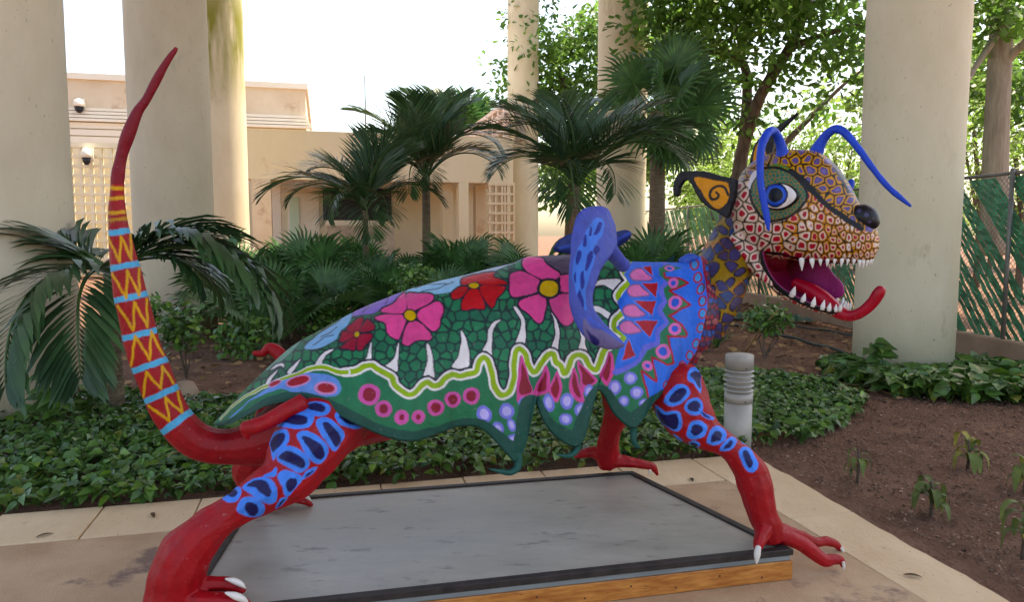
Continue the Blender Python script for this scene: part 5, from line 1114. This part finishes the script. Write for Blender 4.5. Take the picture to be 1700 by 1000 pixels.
# ---- fan palms
def fan_mesh(seed, nseg=30, span=300, split=.5):
    r = np.random.default_rng(seed); L = Leaves()
    for k in range(nseg):
        a0 = math.radians(-span / 2 + span * k / nseg); a1 = math.radians(-span / 2 + span * (k + 1) / nseg); am = (a0 + a1) / 2; rl = r.uniform(.88, 1.05) * (1 - .18 * abs(am) / math.radians(span / 2)); dz = -.22 * r.uniform(.6, 1.3)
        pt = lambda a, q_, z: (math.cos(a) * q_, math.sin(a) * q_, z)
        s_ = split * r.uniform(.85, 1.15); h = .10
        V = np.array([(0, 0, 0), pt(a0, s_, h * s_ - .02), pt(am, s_ * 1.02, h * s_ + .02), pt(a1, s_, h * s_ - .02), pt(am - (am - a0) * .45, (s_ + rl) / 2, h * .6 - .03), pt(am + (a1 - am) * .45, (s_ + rl) / 2, h * .6 - .03), pt(am, rl, h + dz)])
        F_ = np.array([(0, 1, 2), (0, 2, 3), (1, 4, 2), (2, 5, 3), (2, 4, 6), (2, 6, 5)]); g = r.uniform(.75, 1.2); L.add(V, F_, np.tile([[g, g, g]], (7, 1)))
    me = npmesh('fan_leaf', np.concatenate(L.V), np.concatenate(L.F)); setcol(me, np.concatenate(L.C)); me.materials.append(M['leaf_fan']); return me
FN = [fan_mesh(s, n_, sp_) for s, n_, sp_ in ((1, 26, 290), (2, 30, 320), (3, 22, 230))]
_v, _f = tube_geo([(0, 0, 0), (0, 0, .5), (0, 0, 1)], [.012, .010, .008], 6); PET = mesh('petiole', _v, _f); PET.materials.append(M['leaf_fan']); setcol(PET, [(1.2, 1.2, .9)] * len(_v))
def fan_plant(base, leaves, label, name='palmetto', cat='palm', grp='palmettos in the bed', stem=0.0, r_=.1, face=0.0):
    """leaves: (azimuth, elevation, petiole length, blade radius)"""
    root = empty(name, base); tag(root, label, cat, grp)
    if stem:
        v, f = tube_geo([(0, 0, -.1), (.03, 0, stem * .5), (0, 0, stem)], [r_ * 1.1, r_, r_ * .9], 12); me = mesh('trunk', v, f); me.materials.append(M['palmbark']); child('trunk', me, root, (0, 0, 0), (0, 0, 0), 1)
    for az, el, pl_, br in leaves:
        az, el = math.radians(az), math.radians(el); d = Vector((math.cos(az) * math.cos(el), math.sin(az) * math.cos(el), math.sin(el)))
        q_ = d.to_track_quat('Z', 'Y'); o = child('petiole', PET, root, (0, 0, stem), (0, 0, 0), 1); o.rotation_euler = q_.to_euler(); o.scale = (1 + br, 1 + br, pl_)
        # blade faces outwards and upwards, continuing the stalk
        fwd = (d + Vector((0, 0, -.15))).normalized(); nrm = Vector((math.cos(az) * -math.sin(el) , math.sin(az) * -math.sin(el), math.cos(el))); nrm = (nrm + Vector((rnd.uniform(-.3, .3), rnd.uniform(-.55, .0), rnd.uniform(-.1, .3)))).normalized()
        nrm = nrm + Vector((0, -1, .2)) * face
        nrm = (nrm - fwd * nrm.dot(fwd)).normalized(); sd_ = nrm.cross(fwd); Mx = Matrix((fwd, sd_, nrm)).transposed()
        b_ = child('fan_leaf', rnd.choice(FN), root, Vector((0, 0, stem)) + d * pl_, Mx.to_euler(), br)
    return root
def rl(n, seed, pl_=(.5, .95), br=(.42, .62), el=(28, 82)):
    r = random.Random(seed); return [(i * 137.5 + r.uniform(-25, 25), r.uniform(*el), r.uniform(*pl_), r.uniform(*br)) for i in range(n)]
PMT = [(385, 11.0, 1.05, 'leftmost palmetto below the moss-streaked column'), (430, 12.2, 1.1, 'palmetto second from the left below the mossy column'), (452, 10.0, .92, 'palmetto in front of the pavilion pillar, left bed'), (520, 11.8, 1.1, 'tall palmetto in front of the pale green door'), (565, 13.5, .95, 'palmetto at the foot of the slender feather palm'), (640, 11.6, .9, 'palmetto just right of the slender palm trunk'), (690, 13.2, 1.0, 'palmetto between the two feather palms'), (735, 11.4, .88, 'palmetto below the taller feather palm'), (790, 12.6, 1.0, 'palmetto behind the red cape flower'), (838, 11.2, .85, 'palmetto behind the large pink cape flower'), (880, 13.0, 1.1, 'palmetto below the farthest column'), (930, 12.2, .9, 'palmetto just left of the blue wing'), (600, 15.5, 1.1, 'far palmetto behind the slender palm'), (480, 15.5, 1.1, 'far palmetto before the pavilion front'), (770, 16, 1.2, 'far palmetto in front of the pavilion end'), (1075, 13.0, 1.15, 'palmetto right of the blue wing'), (1120, 15, 1.1, 'palmetto at the start of the fence'), (410, 13.6, 1.1, 'palmetto half hidden behind the two leftmost palmettos'), (545, 10.6, .85, 'near palmetto above the left end of the cape'), (610, 12.6, .95, 'palmetto right behind the foot of the slender palm'), (665, 12.3, .9, 'palmetto left of the taller palm trunk'), (760, 13.6, 1.05, 'palmetto right of the taller palm trunk'), (815, 14.2, 1.1, 'palmetto in front of the block lattice'), (480, 12.9, 1.05, 'palmetto half hidden left of the pale green door'), (345, 14.5, 1.1, 'palmetto between the second column and the mossy column')]
for k, (x, Y, sc, lb) in enumerate(PMT):
    fan_plant(gp(x, Y), [(a, e, p * sc, b * sc) for a, e, p, b in rl(13, k + 3)], lb, stem=.25 * sc if k % 3 == 0 else .12, r_=.07)
fan_plant(gp(1088, 16.8), [(0, 35, 0.94, 1.13), (-25, 5, 0.94, 1.05), (25, 60, 1.02, 1.13), (-60, 30, 0.85, 0.94), (-100, 50, 0.77, 0.94), (100, 60, 1.02, 1.09), (180, 50, 0.85, 0.94), (10, -25, 0.94, 0.98), (-40, -35, 0.85, 0.94), (-80, -30, 0.85, 0.94), (200, 10, 0.77, 0.86), (50, 20, 1.02, 1.01), (-15, 70, 1.10, 1.01), (-120, -40, 0.77, 0.86), (-8, -60, 0.77, 0.86), (-55, -65, 0.77, 0.86)], 'large fan palm with broad pleated leaves right of the middle column', 'fan_palm', 'palm', None, 4.3, .18, 1.6)
fan_plant(gp(775, 48), [(a, e, 1.6, 2.0) for a, e, p, b in rl(16, 77, el=(-10, 80))], 'distant sunlit fan palm above the pavilion roof', 'fan_palm', 'palm', None, 7.6, .2)
fan_plant(gp(1400, 19), rl(10, 55), 'fan-leaved shrub beyond the fence behind the snout', 'palmetto', 'palm', None, 1.6, .08)

# ---- trees
def branch(rows): Rr = cr(rows, 5); return tube_geo(Rr[:, :3], list(np.maximum(Rr[:, 3], .008)), 10)
def tree(name, label, trunk, branches, blobs, n, kind, size, mat, bark, seed, cl=.55, per=26):
    """trunk and branches: rows (px, py, depth, radius); blobs: (px, py, depth, radius x, radius z)"""
    r = np.random.default_rng(seed); g_ = lambda rows: [tuple(atY(x, y, Y)) + (rad,) for x, y, Y, rad in rows]
    b0 = atY(*trunk[0][:3]); root = empty(name, (b0.x, b0.y, 0)); tag(root, label, 'tree', 'trees beyond the hall')
    v, f = branch(g_(trunk)); link('trunk', mesh('trunk', v, f), root, bark, True)
    for br in branches: v, f = branch(g_(br)); link('branch', mesh('branch', v, f), root, bark, True)
    tot = sum(b[3] ** 2 * b[4] for b in blobs)
    for x, y, Y, rx, rz in blobs:
        c = np.array(atY(x, y, Y)); m_ = max(60, int(n * rx ** 2 * rz / tot)); nc = max(3, m_ // per); cen_ = unit(r.normal(size=(nc, 3))) * (r.random((nc, 1)) ** .40) * np.array([rx, rx, rz]) + c
        k = r.integers(0, nc, m_); Pp = cen_[k] + r.normal(0, cl * .5, (m_, 3)) * np.array([1, 1, .6])
        D = unit(Pp - cen_[k]) + r.normal(0, .5, (m_, 3)) + np.array([0, 0, -.25]); N = r.normal(0, .55, (m_, 3)) + np.array([0, -.2, 1.0])
        g = r.uniform(.65, 1.25, (nc, 1))[k] * r.uniform(.8, 1.2, (m_, 1)); C = g * np.array([[1, 1, 1.]])
        L = Leaves(); scatter(L, kind, Pp, D, N, r.uniform(size * .7, size * 1.25, m_), C); L.build('crown', mat, root)
tree('broadleaf_tree', 'large dark-limbed broadleaf tree overhanging from behind the head', [(1205, 470, 19, .24), (1212, 380, 19, .21), (1225, 300, 19, .18), (1235, 240, 19, .16), (1262, 160, 18.6, .14), (1310, 80, 18.2, .12), (1345, 0, 18, .10)],
     [[(1235, 240, 19, .16), (1240, 170, 19.3, .13), (1236, 110, 19.4, .11), (1200, 86, 19.3, .09), (1120, 80, 19, .06)], [(1310, 80, 18.2, .1), (1360, 60, 18, .07), (1430, 40, 17.5, .05), (1500, 25, 17.2, .01)], [(1228, 300, 19, .12), (1300, 240, 19.2, .09), (1390, 150, 19.3, .05), (1440, 110, 19.3, .03), (1500, 70, 19.3, .01)], [(1236, 110, 19.4, .08), (1220, 40, 19.5, .06), (1190, -20, 19.5, .04)]],
     [(1130, 20, 18.5, 1.7, 1.2), (1210, 30, 18, 1.6, 1.3), (1300, 20, 17.6, 1.6, 1.2), (1390, 50, 17.4, 1.4, 1.1), (1250, 130, 18.6, .9, .8), (1400, 110, 17.4, .9, .6), (1180, 110, 19, 1.0, .6), (1330, 190, 19, .8, .5), (1270, -70, 18, 3, 1.2), (1410, 205, 18, .7, .5), (1210, 210, 19.3, .9, .6)], 8600, 'obovate', .22, M['leaf_tree'], M['bark'], 21, .5)
tree('broadleaf_tree', 'sunlit bright green tree between the farthest column and the middle column', [(945, 440, 33, .3), (950, 330, 33, .26), (955, 230, 33, .22), (930, 120, 33, .15)], [[(955, 230, 33, .14), (985, 150, 33, .1), (1010, 90, 33, .06)], [(950, 260, 33, .12), (900, 190, 33, .08), (850, 150, 33, .05)], [(955, 240, 33, .1), (1000, 180, 32, .07), (1060, 150, 32, .05)]],
     [(930, 70, 33, 2.8, 2.0), (870, 130, 33, 1.8, 1.4), (980, 130, 33, 2.2, 1.8), (920, 200, 33, 2.2, 1.6), (960, 280, 33, 2.0, 1.4), (1030, 80, 34, 2.2, 2.0), (848, 80, 34, .7, .6), (905, 300, 34, 1.5, 1.2), (1110, 120, 36, 3.2, 2.6), (1090, 220, 35, 2.6, 2)], 11000, 'obovate', .30, M['leaf_tree'], M['bark'], 22, .7)
tree('pale_trunk_tree', 'tree with a thick pale trunk right of the broad column', [(1650, 420, 14, .25), (1652, 300, 14, .23), (1656, 180, 14, .21), (1662, 60, 14, .2), (1668, -60, 14, .18)], [[(1656, 110, 14, .12), (1690, 80, 13.8, .08), (1730, 40, 13.6, .05)], [(1660, 50, 14, .08), (1620, 110, 13.4, .05), (1600, 150, 13, .03)]],
     [(1690, 30, 13.5, .8, .5), (1630, -10, 13.3, .9, .5), (1640, 110, 15.5, .9, .6), (1700, 160, 15, .8, .8)], 1500, 'obovate', .2, M['leaf_tree'], M['barkpale'], 23, .4)
for k, (x, y, Y, rx, rz, nn, lb) in enumerate(((1190, 300, 24, 1.9, 1.5, 2600, 'fine-leaved light green shrub beyond the fence left of the head'), (1290, 235, 26, 2.2, 1.5, 2600, 'fine-leaved light green shrub behind the antennae'), (1390, 260, 24, 1.8, 1.6, 2400, 'light green shrub beyond the fence above the snout'), (1690, 260, 19, 1.4, 1.8, 1800, 'leafy shrub behind the pale trunk at the right edge'), (1620, 210, 22, 1.2, 1.6, 1400, 'light green shrub just right of the broad column'), (1140, 210, 40, 3.5, 3.2, 2200, 'far leafy tree behind the fan palm'), (1480, 160, 42, 5, 4, 2500, 'far tree behind the broad column'), (1660, 120, 36, 4, 4, 2800, 'far tree behind the pale trunk'), (1000, 250, 46, 4, 3, 2500, 'far tree behind the middle column'), (1240, 330, 34, 3.2, 1.6, 2400, 'low hedge tree beyond the fence behind the ear'), (1420, 330, 33, 3.2, 1.5, 2200, 'low hedge tree beyond the fence behind the nose'), (1640, 350, 28, 2.4, 1.4, 1500, 'low hedge tree beyond the fence at the right'))):
    gy_ = 388 + F * 1.6 / Y
    tree('shrub_tree', lb, [(x, gy_, Y, .1), (x + 6, (gy_ + y) / 2, Y, .08), (x - 4, y, Y, .05)], [[(x, (gy_ + y) / 2, Y, .05), (x + 25, y - 10, Y, .03)], [(x, (gy_ + y) / 2, Y, .05), (x - 25, y, Y, .03)]], [(x, y, Y, rx, rz), (x - 18, y + 30, Y - .4, rx * .8, rz * .7), (x + 20, y + 20, Y + .4, rx * .8, rz * .8)], nn, 'small' if Y < 30 else 'obovate', .16 if Y < 30 else .42, M['leaf_light'] if k != 99 else M['leaf_tree'], M['bark'], 40 + k, .5)

# ---- freshly planted, wilting herbs in the bare soil, and small plants
def strap_leaf(L, w, az, up0, droop, seed, m=7):
    r = random.Random(seed); V = []; p = Vector((0, 0, 0)); a = up0; dz = Vector((math.cos(az), math.sin(az), 0)); sd_ = Vector((-dz.y, dz.x, 0))
    for i in range(m + 1):
        u = i / m; wd = w * (math.sin(math.pi * min(1, .08 + u * .92)) ** .8 + .03); V += [p - sd_ * wd + Vector((0, 0, wd * .35)), p, p + sd_ * wd + Vector((0, 0, wd * .35))]
        p = p + (dz * math.cos(a) + Vector((0, 0, math.sin(a)))) * (L / m); a = max(a - droop / m * (1 + u), -1.45)
    return V, [q_ for i in range(m) for q_ in ((3 * i, 3 * i + 1, 3 * i + 4, 3 * i + 3), (3 * i + 1, 3 * i + 2, 3 * i + 5, 3 * i + 4))]
def herb(x, y, H, n, L, w, label, seed, mat='wilt', droop=3.6, stem=True, up=.9):
    r = random.Random(seed); b_ = atz(x, y, -.01); root = empty('planted_herb', b_); tag(root, label, 'plant', 'small plants set in the bare soil')
    if stem: v, f = tube_geo([b_ + Vector((0, 0, -.02)), b_ + Vector((.01, 0, H * .6)), b_ + Vector((-.005, 0, H))], [.010, .009, .007], 7); link('stem', mesh('stem', v, f), root, M['bark'], True)
    for k in range(n):
        az = k * 2.4 + r.uniform(-.4, .4); v, f = strap_leaf(L * r.uniform(.6, 1.1), w * r.uniform(.6, 1.15), az, up + r.uniform(-.3, .3), droop * r.uniform(.75, 1.2), seed + k)
        o_ = b_ + Vector((0, 0, H * r.uniform(.25, .95) if stem else .01)); me = mesh('leaf', [o_ + p for p in v], f); g = r.uniform(.7, 1.2); yy = r.random() < .22
        me2 = me; setcol(me2, [((1.9, 1.35, .9) if yy else (g, g, g * .9))] * len(v)); link('leaf', me2, root, M[mat], True)
herb(1423, 798, .21, 10, .17, .016, 'withered little plant with a bare stake-like stem nearest the bollard', 1)
herb(1545, 853, .19, 13, .22, .026, 'drooping green seedling in the middle of the bare soil', 2)
herb(1606, 778, .20, 12, .22, .028, 'wilted seedling with one yellow stalk farther back in the soil', 3)
herb(1700, 815, .20, 12, .24, .028, 'wilted leafy seedling cut by the right edge, upper one', 4)
herb(1697, 925, .26, 10, .2, .024, 'wilted seedling by the pebbles at the lower right edge', 5)
herb(1190, 580, .05, 22, .42, .02, 'spiky green rosette plant beside the chest', 6, 'leaf_fan', .9, False, 1.0)
herb(1630, 655, .1, 12, .16, .024, 'small green seedling near the hose at the right', 7, 'leaf_vine', 1.6)
def bush(x, y, Y, rx, rz, n, label, seed, size=.07, mat='leaf_vine', kind='obovate'):
    r = np.random.default_rng(seed); b_ = gp(x, Y); root = empty('leafy_bush', b_); tag(root, label, 'bush', 'small bushes in the bed'); c = np.array(atY(x, y, Y))
    for k in range(4): v, f = tube_geo([b_, b_.lerp(Vector(c), .5) + Vector((r.normal(0, .05), 0, 0)), Vector(c) + Vector((r.normal(0, rx * .5), r.normal(0, rx * .5), 0))], [.012, .009, .004], 6); link('stem', mesh('stem', v, f), root, M['bark'])
    P_ = c + unit(r.normal(size=(n, 3))) * (r.random((n, 1)) ** .45) * np.array([rx, rx, rz]); D = r.normal(0, 1, (n, 3)) + np.array([0, -.2, -.3]); N = r.normal(0, .5, (n, 3)) + np.array([0, -.3, 1])
    L = Leaves(); scatter(L, kind, P_, D, N, r.uniform(size * .7, size * 1.3, n), tint(n, .8, 1.6, .15, r)); L.build('foliage', M[mat], root)
bush(1275, 530, 9.6, .30, .20, 420, 'light green bush below the tongue', 3, .085)
bush(540, 545, 10.2, .32, .25, 420, 'leafy green bush on the soil above the cape', 4, .09)
bush(300, 545, 8.2, .26, .3, 360, 'light green bush right of the striped tail', 5, .09)
bush(405, 560, 9.6, .4, .35, 420, 'low leafy bush among the thin stems left of the cape', 6, .1)
bush(250, 520, 10.5, .35, .3, 300, 'leafy bush at the foot of the column behind the tail', 7, .1)
bush(1150, 480, 12.5, .4, .35, 360, 'leafy bush behind the neck', 9, .1)
bush(690, 470, 10.4, .35, .3, 380, 'bush at the soil edge behind the light blue cape patch', 10, .09)
for k, (x, Y, h, dx, lb) in enumerate(((392, 10.2, .9, .12, 'bare grey stem leaning left of the cape'), (412, 10.6, .8, -.2, 'thin forked bare stem left of the cape'), (462, 11.2, .9, .1, 'bare upright stem below the left palmettos'), (478, 11.3, .8, .16, 'bare thin stem right of the upright stem below the palmettos'))):
    p = gp(x, Y); v, f = tube_geo([p, p + Vector((dx * .6, 0, h * .5)), p + Vector((dx, .05, h))], [.016, .013, .008], 7); tag(link('bare_stem', mesh('bare_stem', v, f), None, M['barkpale'], True), lb, 'stem', 'bare stems in the bed')
pA, pB = atz(1237, 585, .02), atY(1292, 515, 9.2); v, f = tube_geo([pA, pA.lerp(pB, .5) + Vector((0, 0, .05)), pB], [.014, .012, .006], 7); tag(link('dry_stick', mesh('dry_stick', v, f), None, M['dry'], True), 'dry stick leaning out of the soil behind the bollard', 'stick'); setcol(bpy.data.objects['dry_stick'].data, [(1.2, 1.2, 1.1)] * len(v))
for k, (x, y, s_, lb) in enumerate(((1238, 530, .42, 'crumpled dark green sheet on the soil left of the light bush'), (1318, 534, .40, 'crumpled dark green sheet on the soil below the tongue'))):
    r = np.random.default_rng(k); n = 14; b_ = atz(x, y, 0); V = []; 
    for i in range(n):
        for j in range(6):
            u, w = i / (n - 1) - .5, j / 5 - .5; V.append((b_.x + u * s_ * 1.7, b_.y + w * s_ * .9, .015 + .11 * abs(math.sin(u * 9 + k)) * (1 - (2 * w) ** 2) * (1 - (2 * u) ** 2) + r.uniform(0, .03)))
    tag(link('fallen_sheet', mesh('fallen_sheet', V, [(i * 6 + j, i * 6 + j + 1, i * 6 + j + 7, i * 6 + j + 6) for i in range(n - 1) for j in range(5)]), None, M['debris'], True), lb, 'debris', 'crumpled sheets on the soil')
# stone half hidden in the ground cover
bm = bmesh.new(); bmesh.ops.create_icosphere(bm, subdivisions=3, radius=.17); rr3 = random.Random(3)
for v_ in bm.verts: v_.co *= 1 + .12 * math.sin(v_.co.x * 22) + rr3.uniform(-.04, .04); v_.co.z *= .7
me = bpy.data.meshes.new('garden_stone'); bm.to_mesh(me); bm.free(); o = link('garden_stone', me, None, M['concrete'], True); o.location = atz(298, 655, .12); tag(o, 'rounded pale stone in the ground cover beside the tail', 'stone')

# ---- litter on the soil: chips, pebbles and dry leaves nobody could count
r = np.random.default_rng(77)
def litter(name, n, xr, yr, size, colf, label, mat, flat=.5):
    P_ = np.column_stack([r.uniform(*xr, n), r.uniform(*yr, n) ** 1.0]); a_ = P_ @ np.array([AX.x, AX.y]); b_ = P_ @ np.array([BX.x, BX.y]); k = ~((a_ < 3.06) & (b_ < 4.74)); P_ = P_[k]; n = len(P_)
    T = unit(r.normal(size=(n, 5, 3))) * (r.uniform(.5, 1, (n, 5, 1))) * np.array([1, 1, flat]); s_ = (size[0] + (size[1] - size[0]) * r.random(n) ** 3)[:, None, None]
    V = np.concatenate([P_, np.full((n, 1), -.012)], 1)[:, None, :] + T * s_; F_ = (np.arange(n)[:, None, None] * 5 + np.array([(0, 1, 2), (0, 2, 3), (0, 3, 1), (1, 4, 2), (2, 4, 3), (3, 4, 1)])[None]).reshape(-1, 3)
    L = Leaves(); L.add(V.reshape(-1, 3), F_, np.repeat(colf(n), 5, 0)); me = npmesh(name, L.V[0], L.F[0]); setcol(me, L.C[0]); o = link(name, me, None, mat); o['kind'] = 'stuff'; tag(o, label, 'litter')
def chipc(n): g = r.uniform(.35, 1.15, (n, 1)); w = (r.random((n, 1)) < .07); return np.where(w, g * np.array([[1.9, 1.8, 1.7]]), g * np.array([[1, .9, .85]]))
litter('soil_chips', 26000, (1.8, 5.8), (2.6, 8.0), (.005, .026), chipc, 'crumbs and chips of bark scattered over the bare soil', M['chip'])
litter('soil_chips', 9000, (-7, 7), (6.5, 16), (.01, .035), chipc, 'coarser chips on the soil under the palms', M['chip'])
n = 2600; P_ = np.column_stack([r.uniform(-6, 5.5, n), r.uniform(7, 17, n), r.uniform(.0, .02, n)]); L = Leaves(); an = r.uniform(0, 6.28, n)
scatter(L, 'obovate', P_, np.column_stack([np.cos(an), np.sin(an), r.uniform(-.1, .3, n)]), r.normal(0, .4, (n, 3)) + np.array([0, 0, 1]), r.uniform(.06, .15, n), r.uniform(.5, 1.3, (n, 1)) * np.array([[1, .95, .9]])); o = L.build('dry_leaf_litter', M['dry'], None, 'stuff'); tag(o, 'dry brown leaves fallen on the soil under the palms', 'litter')

# a few fallen leaves on the paving
for k, (x, y, lb) in enumerate(((252, 852, 'curled brown leaf lying on the kerb left of the hind leg'), (60, 893, 'small dry leaf on the inner edge of the kerb at far left'), (1500, 955, 'small dry leaf on the right kerb near the bottom edge'), (1150, 800, 'dry leaf on the paving between the front feet'))):
    b_ = atz(x, y, .006); r = random.Random(k); az = r.uniform(0, 6.28); v, f = strap_leaf(.085, .012, az, .12, .35, k, 5); me = mesh('fallen_leaf', [b_ + p for p in v], f); setcol(me, [(.28, .24, .2)] * len(v)); tag(link('fallen_leaf', me, None, M['dry'], True), lb, 'leaf', 'fallen leaves on the paving')
